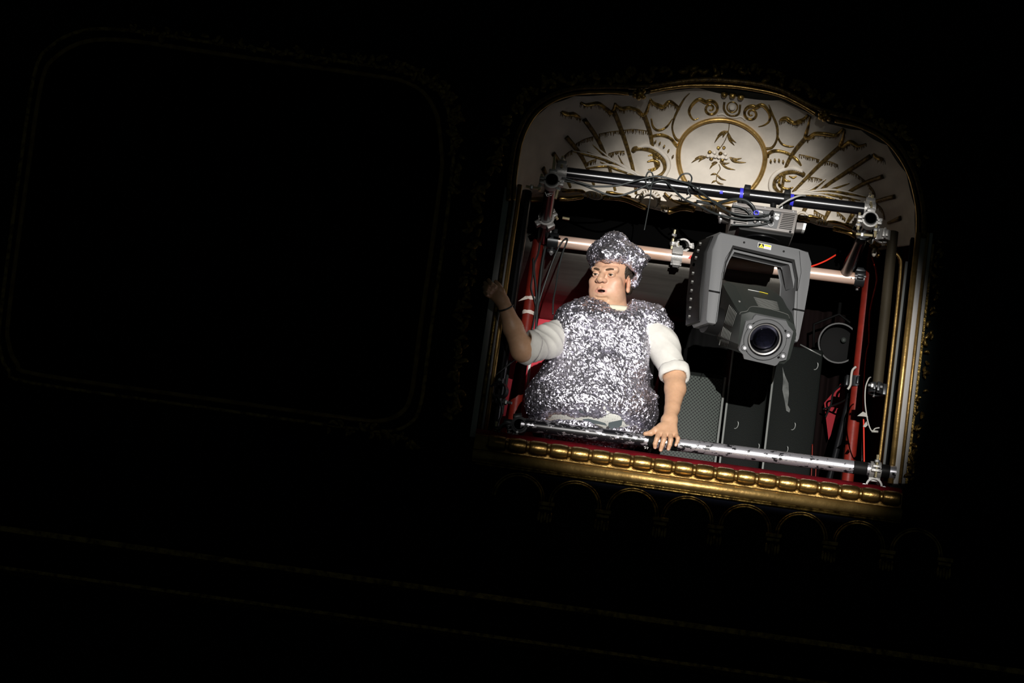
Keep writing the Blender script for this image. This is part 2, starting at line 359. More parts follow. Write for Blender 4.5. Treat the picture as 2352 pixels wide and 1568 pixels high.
def mk_ceiling():
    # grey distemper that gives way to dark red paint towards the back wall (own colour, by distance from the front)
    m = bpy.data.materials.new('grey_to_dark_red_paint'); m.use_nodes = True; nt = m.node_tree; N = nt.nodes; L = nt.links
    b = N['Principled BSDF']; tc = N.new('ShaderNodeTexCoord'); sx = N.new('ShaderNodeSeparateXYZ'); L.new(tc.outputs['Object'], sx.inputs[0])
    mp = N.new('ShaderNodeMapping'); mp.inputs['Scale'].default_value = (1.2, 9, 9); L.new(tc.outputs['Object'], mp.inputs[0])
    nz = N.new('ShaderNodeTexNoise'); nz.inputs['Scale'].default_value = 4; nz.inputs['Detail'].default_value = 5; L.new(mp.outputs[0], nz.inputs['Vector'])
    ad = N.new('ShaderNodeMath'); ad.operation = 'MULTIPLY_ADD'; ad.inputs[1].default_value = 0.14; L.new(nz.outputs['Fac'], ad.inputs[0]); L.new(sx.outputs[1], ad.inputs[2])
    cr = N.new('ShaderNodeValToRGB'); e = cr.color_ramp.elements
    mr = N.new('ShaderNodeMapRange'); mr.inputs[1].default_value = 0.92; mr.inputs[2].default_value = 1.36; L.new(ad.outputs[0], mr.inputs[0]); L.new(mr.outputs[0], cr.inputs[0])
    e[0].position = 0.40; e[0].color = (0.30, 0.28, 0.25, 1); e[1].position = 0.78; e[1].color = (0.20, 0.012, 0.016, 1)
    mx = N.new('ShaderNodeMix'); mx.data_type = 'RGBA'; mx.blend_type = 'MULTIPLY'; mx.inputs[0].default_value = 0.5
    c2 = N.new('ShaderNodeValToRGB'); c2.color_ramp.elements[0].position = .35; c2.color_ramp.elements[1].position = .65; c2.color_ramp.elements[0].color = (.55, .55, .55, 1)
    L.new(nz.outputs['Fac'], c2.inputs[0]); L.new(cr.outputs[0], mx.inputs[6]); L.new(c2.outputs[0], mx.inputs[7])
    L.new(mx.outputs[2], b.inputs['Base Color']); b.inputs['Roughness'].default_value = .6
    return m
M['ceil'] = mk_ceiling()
# ================================================================ SETTING
FLOOR_Z = -1.45
OUTER = [(1178, 470), (1184, 400), (1197, 325), (1225, 268), (1265, 234), (1320, 215), (1400, 211), (1455, 213), (1480, 213), (1500, 206), (1600, 196), (1690, 199), (1780, 215), (1868, 257), (1905, 278), (1980, 293), (2040, 328), (2084, 392), (2104, 470), (2106, 545)]
hole = [P(x, y, 0.02) for x, y in OUTER]
hole += [P(2060, 960, 0.02), P(2043, 1125, 0.02), P(1620, 1072, 0.02), P(1080, 1000, 0.02), P(1120, 740, 0.02)]
LB = [(1012, 420), (1014, 340), (1010, 297), (1000, 255), (971, 210), (920, 184), (860, 174), (480, 120), (300, 94), (200, 95), (130, 130), (95, 190), (60, 420), (20, 720), (20, 790), (40, 836), (90, 862), (500, 920), (800, 962), (870, 968), (920, 950), (945, 905), (965, 760)]
holeL = [P(x, y, 0.02) for x, y in LB]
def slab_with_holes(name, rect, holes, y0, y1, mat):
    bm = B(); edges = []
    for loop in [rect]+holes:
        vs = [bm.verts.new((p[0], y0, p[2])) for p in loop]
        edges += [bm.edges.new((vs[i], vs[(i+1) % len(vs)])) for i in range(len(vs))]
    r = bmesh.ops.triangle_fill(bm, use_beauty=True, use_dissolve=False, edges=edges)
    fs = [g for g in r['geom'] if isinstance(g, bmesh.types.BMFace)]
    e = bmesh.ops.extrude_face_region(bm, geom=fs)
    bmesh.ops.translate(bm, verts=[v for v in e['geom'] if isinstance(v, bmesh.types.BMVert)], vec=(0, y1-y0, 0))
    return O(name, bm, mat, smooth=False)
X0, X1, Z0, Z1 = -3.6, 2.6, -2.3, 1.8
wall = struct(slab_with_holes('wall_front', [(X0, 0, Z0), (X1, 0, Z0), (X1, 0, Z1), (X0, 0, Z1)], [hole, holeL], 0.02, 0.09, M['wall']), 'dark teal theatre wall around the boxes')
xL, xR = P(1150, 700, 0.3).x, P(2070, 800, 0.3).x
def simple(name, label, mat, fn, **k):
    bm = B(); fn(bm); return struct(O(name, bm, mat, **k), label)
simple('floor', 'dark floor of the theatre box', M['case'], lambda b: abox(b, ((xL+xR)/2, 0.71, FLOOR_Z-0.05), xR-xL+0.1, 1.4, 0.1))
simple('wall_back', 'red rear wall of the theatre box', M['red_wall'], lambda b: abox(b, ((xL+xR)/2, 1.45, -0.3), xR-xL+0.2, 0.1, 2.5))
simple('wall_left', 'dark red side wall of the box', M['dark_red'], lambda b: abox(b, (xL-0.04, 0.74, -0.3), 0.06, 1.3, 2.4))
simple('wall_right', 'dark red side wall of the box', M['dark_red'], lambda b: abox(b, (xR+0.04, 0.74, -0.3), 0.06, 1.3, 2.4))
# inner ceiling: slopes down and curls into the back wall
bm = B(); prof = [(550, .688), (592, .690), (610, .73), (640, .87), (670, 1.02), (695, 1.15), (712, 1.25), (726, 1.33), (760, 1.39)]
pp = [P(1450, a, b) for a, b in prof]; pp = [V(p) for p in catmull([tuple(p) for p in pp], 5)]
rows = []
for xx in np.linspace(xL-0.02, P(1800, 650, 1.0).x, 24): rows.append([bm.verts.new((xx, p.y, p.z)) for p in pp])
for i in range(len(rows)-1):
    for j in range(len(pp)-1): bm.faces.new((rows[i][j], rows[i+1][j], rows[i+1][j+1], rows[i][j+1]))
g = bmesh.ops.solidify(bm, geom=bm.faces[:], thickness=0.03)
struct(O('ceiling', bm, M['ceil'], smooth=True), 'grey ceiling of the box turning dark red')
bm = B(); z0_ = P(1450, 436, .66).z; z1_ = P(1450, 565, .66).z  # added board: the dark shade above the pink tube, put in as black colour
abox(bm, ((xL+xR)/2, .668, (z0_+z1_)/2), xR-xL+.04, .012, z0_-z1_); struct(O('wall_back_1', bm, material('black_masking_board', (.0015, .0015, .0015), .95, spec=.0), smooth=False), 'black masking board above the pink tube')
# white door trim and red door leaf seen at the rear on the left
bm = B()
for a, b in (((1232, 815), (1290, 821)), ((1218, 822), (1210, 900))):
    tube(bm, [P(*a, 1.39), P(*b, 1.39)], 0.007, 6)
struct(O('trim_1', bm, M['white'], smooth=True), 'thin white trim on the red rear wall')

# ---------------------------------------------------------------- shell cove
FOC = (1630.0, 640.0)
INNER = [(1120, 462), (1200, 455), (1283, 453), (1340, 450), (1383, 451), (1436, 457), (1484, 474), (1533, 484), (1570, 477), (1600, 481), (1650, 490), (1700, 498), (1760, 506), (1833, 503), (1880, 515), (1911, 521), (1953, 532), (1990, 552), (2030, 580), (2130, 612)]
OUT2 = [(1100, 520)]+OUTER+[(2104, 600), (2104, 660)]
def polar(p): return math.atan2(FOC[1]-p[1], p[0]-FOC[0]) % (2*math.pi), math.hypot(p[0]-FOC[0], p[1]-FOC[1])
def dens(pts): return catmull(pts, 5)
_pi = sorted([polar(p) if polar(p)[0] < 4.5 else (polar(p)[0]-2*math.pi, polar(p)[1]) for p in dens(INNER)])
_po = sorted([polar(p) if polar(p)[0] < 4.5 else (polar(p)[0]-2*math.pi, polar(p)[1]) for p in dens(OUT2)])
def rin(t): return np.interp(t, [a for a, _ in _pi], [b for _, b in _pi])
def rout(t): return np.interp(t, [a for a, _ in _po], [b for _, b in _po])
def cove_y(px, py):
    t, r = polar((px, py)); a, b = rin(t), rout(t)
    s = max(0.0, min(1.0, (r-a)/max(1.0, b-a)))
    return 0.045+0.375*(1-s**1.7)
RIBS = [[(1409, 252), (1431, 309), (1454, 388), (1461, 446)], [(1341, 273), (1372, 319), (1397, 377), (1413, 438)], [(1300, 314), (1329, 350), (1346, 380), (1364, 425)],
        [(1479, 262), (1493, 304), (1500, 345), (1508, 388)], [(1270, 352), (1288, 380), (1310, 430)], [(1246, 385), (1262, 420)],
        [(1852, 316), (1824, 349), (1805, 385), (1795, 440)], [(1931, 335), (1889, 372), (1850, 411), (1821, 441)], [(2001, 358), (1942, 397), (1889, 434), (1866, 470)],
        [(2029, 405), (1990, 419), (1950, 441), (1925, 462)], [(2056, 451), (2018, 461), (1985, 476)], [(1853, 470), (1838, 502)], [(1905, 482), (1893, 508)], [(1960, 490), (1943, 516)], [(2070, 500), (2040, 512)]]
_ribpts = np.array([p for c in RIBS for p in (catmull(c, 10) if len(c) > 2 else [tuple(np.array(c[0])*(1-t)+np.array(c[1])*t) for t in np.linspace(0, 1, 8)])])
_cove0 = cove_y
def cove_y(px, py):   # flutes swell between the ribs
    d2 = ((_ribpts-np.array([px, py]))**2).sum(1).min()
    return _cove0(px, py)-.011*(1-math.exp(-d2/260.0))
def PC(px, py, off=0.0): return P(px, py, cove_y(px, py)-off)
TH = np.linspace(math.radians(158), math.radians(9.5), 300)
bm = B(); rows = []
for th in TH:
    a, b = rin(th), rout(th); row = []
    for s in np.linspace(0, 1, 40):
        r = a+(b-a)*s; px, py = FOC[0]+r*math.cos(th), FOC[1]-r*math.sin(th)
        row.append(bm.verts.new(P(px, py, cove_y(px, py))))
    rows.append(row)
for i in range(len(rows)-1):
    for j in range(39): bm.faces.new((rows[i][j], rows[i+1][j], rows[i+1][j+1], rows[i][j+1]))
bmesh.ops.recalc_face_normals(bm, faces=bm.faces[:])
me = bpy.data.meshes.new('shell_cove'); bm.to_mesh(me); bm.free(); fin(me, M['plaster'], True)
cove = struct(link('shell_cove', me), 'cream plaster shell vault with gilt relief over the box')
sm = cove.modifiers.new('thick', 'SOLIDIFY'); sm.thickness = 0.012; _pc = me.polygons[len(me.polygons)//2]; sm.offset = -1 if _pc.normal.dot(CAM-_pc.center) > 0 else 1
# closing soffit behind the cove so that the space above the box stays dark
simple('ceiling_1', 'dark space above the shell vault', M['wall'], lambda b: abox(b, ((xL+xR)/2, 0.72, 0.98), xR-xL+0.3, 1.4, 0.05))
def relief(name, curves, r, mat, parent=cove, n=6, off=0.0, k=5, smooth=True, **pr):
    bm = B()
    for c in curves:
        rr = r
        if isinstance(c, tuple) and isinstance(c[0], list): c, rr = c
        pts = catmull(c, k) if len(c) > 2 else [tuple(np.array(c[0])*(1-t)+np.array(c[1])*t) for t in np.linspace(0, 1, 6)]
        tube(bm, [PC(x, y, off) for x, y in pts], rr, n)
    return O(name, bm, mat, parent, smooth, **pr)
M['ochre_rib'] = M['ochre']
for c in RIBS: relief('rib', [(c, [0.0105, 0.0098, 0.0078, 0.006])], 0, M['ochre'])
# shell flute lips: cusped gilt edges
LIPS = [[(1334, 234), (1344, 240), (1358, 239), (1375, 237), (1392, 250), (1402, 258), (1409, 252), (1413, 236)], [(1413, 237), (1420, 245), (1430, 249), (1446, 247), (1464, 253), (1474, 263), (1484, 258), (1494, 226)],
        [(1494, 227), (1500, 236), (1510, 241), (1522, 245), (1530, 239), (1538, 233), (1548, 238), (1558, 245)], [(1290, 255), (1300, 262), (1316, 262), (1332, 270)],
        [(1791, 276), (1799, 272), (1808, 272), (1818, 279), (1827, 282), (1838, 278), (1847, 273), (1856, 263)], [(1861, 266), (1856, 292), (1850, 314), (1858, 316), (1866, 310), (1875, 306), (1897, 307), (1917, 310), (1930, 302), (1937, 294)],
        [(1940, 296), (1936, 318), (1930, 333), (1938, 335), (1945, 329), (1954, 325), (1964, 330), (1973, 335), (1990, 330)], [(2006, 352), (2016, 362), (2030, 366)]]
for c in LIPS: relief('flute_lip', [(c, [0.003, 0.008, 0.0105, 0.008, 0.0105, 0.008, 0.004])], 0, M['gold_dull'])
BANDS = [[(1323, 330), (1342, 320), (1362, 314)], [(1375, 308), (1400, 303), (1425, 300)], [(1432, 299), (1456, 297), (1488, 301)], [(1285, 372), (1300, 354), (1314, 345)], [(1398, 353), (1415, 348), (1434, 347)], [(1344, 376), (1358, 369), (1370, 365)],
         [(1836, 355), (1858, 359), (1882, 367)], [(1888, 370), (1906, 371), (1924, 378)], [(1948, 390), (1966, 399), (1988, 416)], [(1994, 422), (2004, 434), (2010, 446)], [(1857, 407), (1872, 408), (1888, 412)], [(1950, 452), (1960, 460), (1972, 468)], [(2014, 468), (2026, 480), (2032, 498)], [(1870, 482), (1882, 490), (1896, 497)], [(1922, 486), (1934, 494), (1942, 502)]]
for c in BANDS:
    q = catmull(c, 6)
    relief('garland_line', [(c, 0.0022)], 0, M['ochre'])
    bm = B()
    for i in range(len(q)-1):
        for _ in range(2):
            t = random.random(); x = q[i][0]*(1-t)+q[i+1][0]*t; y = q[i][1]*(1-t)+q[i+1][1]*t
            L = random.uniform(6, 11); dx = random.uniform(-2, 2)
            tube(bm, [PC(x, y), PC(x+dx, y+L)], [0.0022, 0.0012], 4)
    o = O('hatching', bm, M['ochre'], cove, True); o['kind'] = 'stuff'
# hatched strokes under the lips
bm = B()
for c in LIPS:
    q = catmull(c, 4)
    for x, y in q:
        for _ in range(2):
            x2 = x+random.uniform(-3, 3); tube(bm, [PC(x2, y+2), PC(x2+random.uniform(-3, 3), y+random.uniform(6, 13))], [0.0024, 0.0008], 4)
o = O('hatching', bm, M['ochre'], cove, True); o['kind'] = 'stuff'
# foliage sprays
def spray(root_, tips, w):
    for tp in tips:
        mid = ((root_[0]*.45+tp[0]*.55)+tp[2], (root_[1]*.45+tp[1]*.55)+tp[3])
        relief('frond', [([root_, mid, tp[:2]], [0.004, w, w*1.1, 0.002])], 0, M['gold_dull'], off=0.004)
        relief('frond_ridge', [([root_, (mid[0], mid[1]-3), (tp[0], tp[1]-2)], [0.003, 0.0045, 0.0015])], 0, M['plaster'], off=0.010)
spray((1479, 408), [(1316, 348, 4, -8), (1349, 349, 6, -2), (1362, 333, 2, 10), (1420, 356, -4, 10), (1379, 372, 0, 2), (1346, 386, 0, -14), (1440, 400, 0, -4)], 0.0065)
spray((1812, 446), [(1897, 412, -2, 12), (1951, 421, 0, 6), (1990, 453, 0, -12), (1976, 460, 0, -8), (1937, 463, 0, -6), (1862, 440, 0, -2)], 0.0062)
# C scrolls beside the medallion
relief('c_scroll', [([(1454, 347), (1460, 341), (1479, 341), (1507, 351), (1525, 372), (1526, 393), (1507, 406), (1480, 408)], [0.010, 0.012, 0.011, 0.010, 0.009, 0.008, 0.006, 0.004])], 0, M['ochre'])
relief('c_scroll', [([(1846, 402), (1838, 396), (1822, 393), (1796, 399), (1780, 414), (1780, 431), (1796, 445), (1816, 447)], [0.010, 0.012, 0.011, 0.010, 0.009, 0.008, 0.006, 0.004])], 0, M['ochre'])
relief('scroll_flame', [([(1486, 372), (1500, 368), (1512, 374), (1508, 386), (1490, 396)], [0.003, 0.007, 0.008, 0.006, 0.002]), ([(1488, 358), (1500, 356), (1514, 366)], [0.002, 0.005, 0.003]), ([(1488, 390), (1500, 388), (1516, 380)], [0.002, 0.006, 0.003])], 0, M['gold_dull'])
relief('scroll_flame', [([(1792, 408), (1790, 424), (1806, 434), (1822, 430)], [0.003, 0.007, 0.007, 0.003]), ([(1802, 404), (1804, 414), (1816, 416)], [0.003, 0.006, 0.003]), ([(1812, 404), (1822, 408), (1830, 404)], [0.002, 0.005, 0.003])], 0, M['gold_dull'])
relief('scroll_band', [([(1494, 321), (1502, 312), (1520, 310), (1540, 318), (1552, 332), (1560, 342), (1556, 352)], [0.004, 0.007, 0.008, 0.007, 0.008, 0.008, 0.004])], 0, M['gold_dull'])
relief('scroll_band', [([(1764, 362), (1766, 352), (1780, 346), (1802, 349), (1820, 358), (1832, 368), (1840, 380)], [0.004, 0.008, 0.008, 0.007, 0.007, 0.008, 0.004])], 0, M['gold_dull'])
relief('scroll_collar', [([(1458, 343), (1482, 334), (1508, 342), (1530, 362), (1535, 385), (1522, 410)], 0.010)], 0, M['plaster'])
relief('scroll_collar', [([(1842, 394), (1822, 386), (1794, 391), (1774, 408), (1770, 432), (1782, 448)], 0.010)], 0, M['plaster'])
def ticks(pts, L, r=0.0024):
    bm = B()
    for (x, y, dx, dy) in pts: tube(bm, [PC(x, y, .006), PC(x+dx*L*.5, y+dy*L*.5, .008), PC(x+dx*L, y+dy*L, .004)], [r*.6, r*1.3, r*.4], 5)
    o = O('hatching', bm, M['ochre'], cove, True); o['kind'] = 'stuff'
ticks([(1507+i*10, 322+i*i*1.6+i*2, -.35, .9) for i in range(5)], 10, .0035)
ticks([(1770+i*9.5, 366-4*math.sin(i*.9)+i*1.0, .1, 1) for i in range(5)], 10, .0035)
ticks([(1458+i*4.2, 339-3*math.sin(i*.25)+max(0, i-8)**1.55*1.1, .1, 1) for i in range(17)], 6)
ticks([(1842-i*4.0, 392-3*math.sin(i*.3)+max(0, i-8)**1.5*1.4, -.2, 1) for i in range(17)], 6)
# medallion
c8, s8 = math.cos(math.radians(8)), math.sin(math.radians(8))
ring = []
for k in range(64):
    a = 2*math.pi*k/64; x = 100*math.cos(a); y = math.sin(a)*(82 if math.sin(a) < 0 else 108)
    ring.append((1658+x*c8-y*s8, 357+x*s8+y*c8))
bm = B(); tube(bm, [PC(x, y, .004) for x, y in ring], 0.0098, 8, closed=True); O('medallion_ring', bm, M['gold_satin'], cove, True)
def fan(center, tips, w, mat=M['ochre']):
    for tx, ty in tips:
        mx, my = (center[0]+tx)/2, (center[1]+ty)/2
        px_, py_ = -(ty-center[1])*.12, (tx-center[0])*.12
        relief('leaf', [([center, (mx+px_, my+py_), (tx, ty)], [0.0015, w, w*.8, 0.0008])], 0, mat, off=0.002)
relief('stem', [([(1675, 280), (1673, 301), (1664, 325), (1650, 345)], 0.0018), ([(1651, 377), (1654, 388), (1647, 400), (1645, 416)], 0.0018)], 0, M['ochre'])
fan((1672, 301), [(1641, 328), (1648, 312), (1660, 316)], 0.0052); fan((1672, 303), [(1691, 328), (1687, 334)], 0.0052)
fan((1623, 361), [(1588, 374), (1596, 364), (1604, 372)], 0.0050); fan((1676, 361), [(1714, 373), (1704, 363), (1697, 374)], 0.0050)
fan((1653, 371), [(1689, 390), (1676, 374)], 0.0050); fan((1648, 373), [(1630, 388), (1634, 376)], 0.0048)
fan((1646, 400), [(1632, 402), (1668, 414)], 0.0045); fan((1645, 415), [(1634, 421), (1662, 423)], 0.0042)
def blob(name, px, py, r, mat=M['gold_dull'], off=0.004):
    bm = B(); c = PC(px, py, off); ellips(bm, c, (r, r*.6, r), u=10, v=7); return O(name, bm, mat, cove, True)
for px, py in ((1635, 356), (1660, 359)):
    f = blob('flower', px, py, .0125, M['plaster'])
    for k in range(5):
        a = k*1.257+.4; bm = B(); ellips(bm, PC(px+9*math.cos(a), py+8*math.sin(a), .009), (.0085, .006, .0075), u=8, v=6); O('petal', bm, M['gold_dull'] if k % 2 else M['plaster'], f, True)
blob('bud', 1650, 339, .007); blob('bud', 1663, 339, .007)
# volutes above
def spiral(cx, cy, r0, turns, flip, start): return [(cx+flip*r0*(1-i/30*.85)*math.cos(start+i/30*turns*2*math.pi), cy+r0*(1-i/30*.85)*math.sin(start+i/30*turns*2*math.pi)) for i in range(31)]
sp = spiral(1632, 249, 19, 1.7, 1, -2.2)
relief('volute', [([(1605, 271), (1593, 275), (1584, 262), (1584, 250), (1593, 236), (1606, 227)]+sp, [0.002, 0.007, 0.010, 0.008, 0.006, 0.006, .006, .0055, .005, .005, .0045, .004, .004])], 0, M['gold_dull'], k=3)
sp = spiral(1726, 261, 19, 1.7, -1, -2.2)
relief('volute', [([(1742, 291), (1756, 287), (1767, 278), (1768, 262), (1760, 248), (1750, 240)]+sp, [0.002, 0.007, 0.010, 0.008, 0.006, 0.006, .006, .0055, .005, .005, .0045, .004, .004])], 0, M['gold_dull'], k=3)
bm = B(); tube(bm, [PC(1682+12*math.cos(a), 246+12*math.sin(a)) for a in np.linspace(0, 2*math.pi, 24, endpoint=False)], .0032, 6, closed=True); O('jewel_ring', bm, M['gold_dull'], cove, True)
relief('jewel_collar', [([(1664, 234), (1663, 250), (1672, 263), (1685, 266), (1697, 260), (1700, 240)], 0.005)], 0, M['ochre'])
blob('jewel', 1682, 246, .014, M['plaster'])
for px, py in ((1664, 216), (1683, 218), (1702, 222)): blob('bead', px, py, .014, M['gold_dull'], .012)
relief('cartouche_edge', [([(1584, 214), (1572, 226), (1558, 250), (1548, 273), (1544, 296), (1553, 319), (1568, 322)], [.002, .004, .006, .005, .004, .006, .007])], 0, M['ochre'])
relief('cartouche_edge', [([(1766, 240), (1774, 262), (1785, 290), (1785, 318), (1774, 338), (1757, 341)], [.002, .005, .006, .005, .006, .007])], 0, M['ochre'])
relief('cartouche_edge', [([(1784, 290), (1786, 312), (1796, 330), (1812, 336), (1824, 336)], [.002, .004, .005, .005, .003])], 0, M['gold_dull'])
relief('cartouche_edge', [([(1496, 272), (1500, 290), (1512, 299), (1530, 292), (1545, 272)], [.003, .005, .006, .005, .002])], 0, M['gold_dull'])
relief('cartouche_edge', [([(1648, 264), (1660, 262), (1672, 268), (1690, 270), (1702, 268), (1712, 276)], 0.004)], 0, M['plaster'])
# lower lip of the cove: gilt roll pieces, plaster clasps, curled shells
def PE(px, py, off=0.01): return P(px, py, 0.40-off)
def edge_roll(pts, r):
    bm = B(); q = catmull(pts, 5); m = len(q)
    tube(bm, [PE(x, y, .03) for x, y in q], [r*.75]+[r]*(m-2)+[r*.75], 10); O('edge_roll', bm, M['gold'], cove, True)
edge_roll([(1283, 456), (1310, 455), (1340, 451)], .0105); edge_roll([(1384, 453), (1410, 454), (1436, 458), (1462, 468), (1484, 478)], .0105)
edge_roll([(1533, 487), (1550, 481), (1570, 477), (1597, 481)], .0125); edge_roll([(1834, 504), (1846, 503), (1860, 508)], .008)
edge_roll([(1913, 524), (1930, 528), (1953, 535), (1972, 547)], .0105); edge_roll([(1200, 460), (1230, 458), (1262, 458)], .0105); edge_roll([(1660, 494), (1720, 504), (1790, 508)], .0105)
edge_roll([(2000, 560), (2012, 572), (2020, 590)], .012); edge_roll([(2042, 583), (2055, 582), (2066, 592), (2069, 606)], .008)
def lump(name, px, py, w, h, mat, off=.035, rot=8):
    bm = B(); R_ = Matrix.Rotation(math.radians(rot), 3, 'Y'); ellips(bm, PE(px, py, off), (w/1200, .016, h/1200), R_, 12, 8)
    for v in bm.verts: v.co += V(np.random.default_rng(int(px)+len(bm.verts)).normal(0, .0008, 3))
    return O(name, bm, mat, cove, True)
def clasp(px, py, w, h):
    a = lump('plaster_clasp', px, py, w, h, M['plaster'])
    for k in range(4):
        bm = B(); x = px+(k-1.5)*w*.22; tube(bm, [PE(x, py-h*.38, .052), PE(x+2, py, .056), PE(x, py+h*.3, .052)], [.001, .0028, .001], 5); O('groove_ridge', bm, M['gold_dull'], a, True)
clasp(1363, 449, 44, 20); clasp(1628, 480, 46, 22); clasp(1526, 478, 24, 18); clasp(1888, 512, 30, 16); clasp(1815, 498, 26, 16)
def curl(px, py, r, flip, mat=M['plaster']):
    bm = B(); q = [(px+flip*r*math.cos(a)*(1-.25*(a/4.2)), py-r*math.sin(a)*(1-.25*(a/4.2))) for a in np.linspace(-.9, 3.3, 16)]
    tube(bm, [PE(x, y, .03) for x, y in q], [.002, .010, .012, .012, .010, .006], 8); a = O('curled_shell', bm, mat, cove, True)
    bm = B()
    for x, y in q[2:]:
        tube(bm, [PE(x, y, .045), PE(px+(x-px)*1.28, py+(y-py)*1.28, .034)], [.0016, .0028], 5)
    O('shell_flutes', bm, M['ochre'], a, True)
curl(1490, 460, 22, 1); curl(1700, 488, 18, -1); curl(1842, 500, 10, 1); curl(2032, 540, 34, 1); curl(2026, 520, 22, 1)
bm = B(); tube(bm, [PE(x, y, .03) for x, y in catmull([(1528, 440), (1545, 455), (1570, 463), (1600, 460)], 5)], [.004, .014, .016, .010], 8); O('shell_cup', bm, M['plaster'], cove, True)
bm = B(); tube(bm, [PE(x, y, .045) for x, y in catmull([(1526, 443), (1545, 460), (1572, 469), (1604, 464)], 5)], .005, 6); O('shell_cup_rim', bm, M['gold'], cove, True)
for (a, b, c_) in (((1290, 440), (1325, 437), (1345, 442)), ((1392, 440), (1420, 446), (1450, 452)), ((1850, 496), (1872, 498), (1890, 506)), ((1900, 508), (1935, 514), (1968, 530)), ((1215, 446), (1245, 442), (1270, 446)), ((1620, 462), (1650, 472), (1690, 480)), ((1990, 535), (2010, 545), (2024, 565))):
    bm = B(); tube(bm, [PE(x, y, .02) for x, y in catmull([a, b, c_], 6)], [.003, .008, .006, .008, .003], 7); O('edge_leaf', bm, M['gold_dull'], cove, True)
# gilt carving at the shell's right foot
for (x, y, w_, h_, r_, m_) in ((2046, 556, 40, 22, 40, 'gold_dull'), (2056, 540, 26, 36, 20, 'plaster'), (2060, 508, 20, 44, -20, 'gold_dull'), (2052, 572, 44, 14, 20, 'gold'), (2014, 560, 24, 14, 40, 'gold_dull'), (2008, 580, 12, 22, 0, 'plaster'), (2044, 498, 44, 12, -30, 'gold_dull')):
    lump('carved_leaf', x, y, w_, h_, M[m_], .05, r_)

# ---------------------------------------------------------------- arch moulding and side frames of the box
bm = B()
for c in ([(1180, 460), (1184, 400), (1197, 325), (1225, 268), (1265, 234), (1320, 215), (1400, 211), (1445, 215)], [(1492, 210), (1540, 201), (1600, 196), (1690, 199), (1780, 215), (1830, 236), (1874, 262)], [(1918, 277), (1980, 292), (2040, 327), (2084, 390), (2106, 470), (2108, 540)]):
    tube(bm, [P(x, y, 0.0) for x, y in catmull(c, 8)], 0.0085, 8)
arch = struct(O('trim_2', bm, M['gold'], None, True), 'gilt arch moulding round the shell vault')
bm = B()
for c in ([(1168, 460), (1172, 395), (1186, 318), (1216, 258), (1260, 223), (1320, 203), (1400, 199), (1480, 199), (1600, 184), (1692, 187), (1786, 204), (1876, 248), (1985, 280), (2050, 318), (2096, 386), (2119, 470), (2122, 545)],):
    tube(bm, [P(x, y, -0.01) for x, y in catmull(c, 8)], 0.010, 8)
O('outer_bead', bm, M['ochre'], arch, True)
for px, py in ((1470, 216), (1896, 266)):
    for k in range(7):
        a = k*.9; bm = B(); ellips(bm, P(px+(0 if k == 0 else 13*math.cos(a)), py+(0 if k == 0 else 9*math.sin(a)), -.02), (.017 if k == 0 else .010, .016, .013 if k == 0 else .009), u=10, v=7)
        O('carved_knot', bm, M['gold_dull'], arch, True)
def strip_line(name, label, pieces):
    root = None
    for (pts, kind, size, y, mt) in pieces:
        bm = B(); q = catmull(pts, 6) if len(pts) > 2 else pts
        if kind == 'round': tube(bm, [P(a, b, y) for a, b in q], size, 8)
        else:
            for i in range(len(q)-1):
                (a, b), (c, d) = q[i], q[i+1]
                prism(bm, [P(a-size/2, b, y), P(a+size/2, b+size*.07, y), P(c+size/2, d+size*.07, y), P(c-size/2, d, y)], (0, .03, 0))
        if root is None: root = struct(O(name, bm, M[mt], None, 50 if kind != 'round' else True), label)
        else: O('gilt_bead' if 'gold' in mt else 'fillet', bm, M[mt], root, True if kind == 'round' else 50)
def ln(x7, slope, y0, y1): return [(x7-slope*(y0-700), y0), (x7-slope*(y1-700), y1)]
strip_line('trim_3', 'pale and gilt frame strips at the left of the box', [(ln(1128, .142, 430, 1002), 'flat', 13, 0.0, 'strip'), (ln(1141, .142, 430, 1002), 'round', .0075, .005, 'gold_dull'), (ln(1148, .142, 430, 1002), 'round', .004, .0, 'strip'), (ln(1155, .142, 425, 1002), 'round', .010, .015, 'gold_satin'), (ln(1166, .142, 470, 1002), 'flat', 12, .05, 'soot')])
strip_line('trim_4', 'gilt and pale frame strips at the right of the box', [(ln(2104, .112, 535, 1110), 'flat', 15, 0.0, 'strip'), (ln(2091, .112, 535, 1110), 'round', .0115, -.010, 'gold_satin'), (ln(2113, .112, 535, 1110), 'round', .006, -.01, 'gold_satin'), (ln(2121, .112, 535, 1110), 'flat', 7, .005, 'strip'), (ln(2128, .112, 560, 1110), 'flat', 5, .01, 'gold_dull'),
    (ln(2073, .112, 600, 1085), 'flat', 8, .09, 'strip_grey'), ([(2045, 583), (2056, 582), (2066, 592), (2069, 612), (2061, 700), (2042, 870), (2018, 1075)], 'round', .0065, .13, 'gold_satin'), (ln(2082, .112, 545, 1100), 'flat', 12, .07, 'soot')])

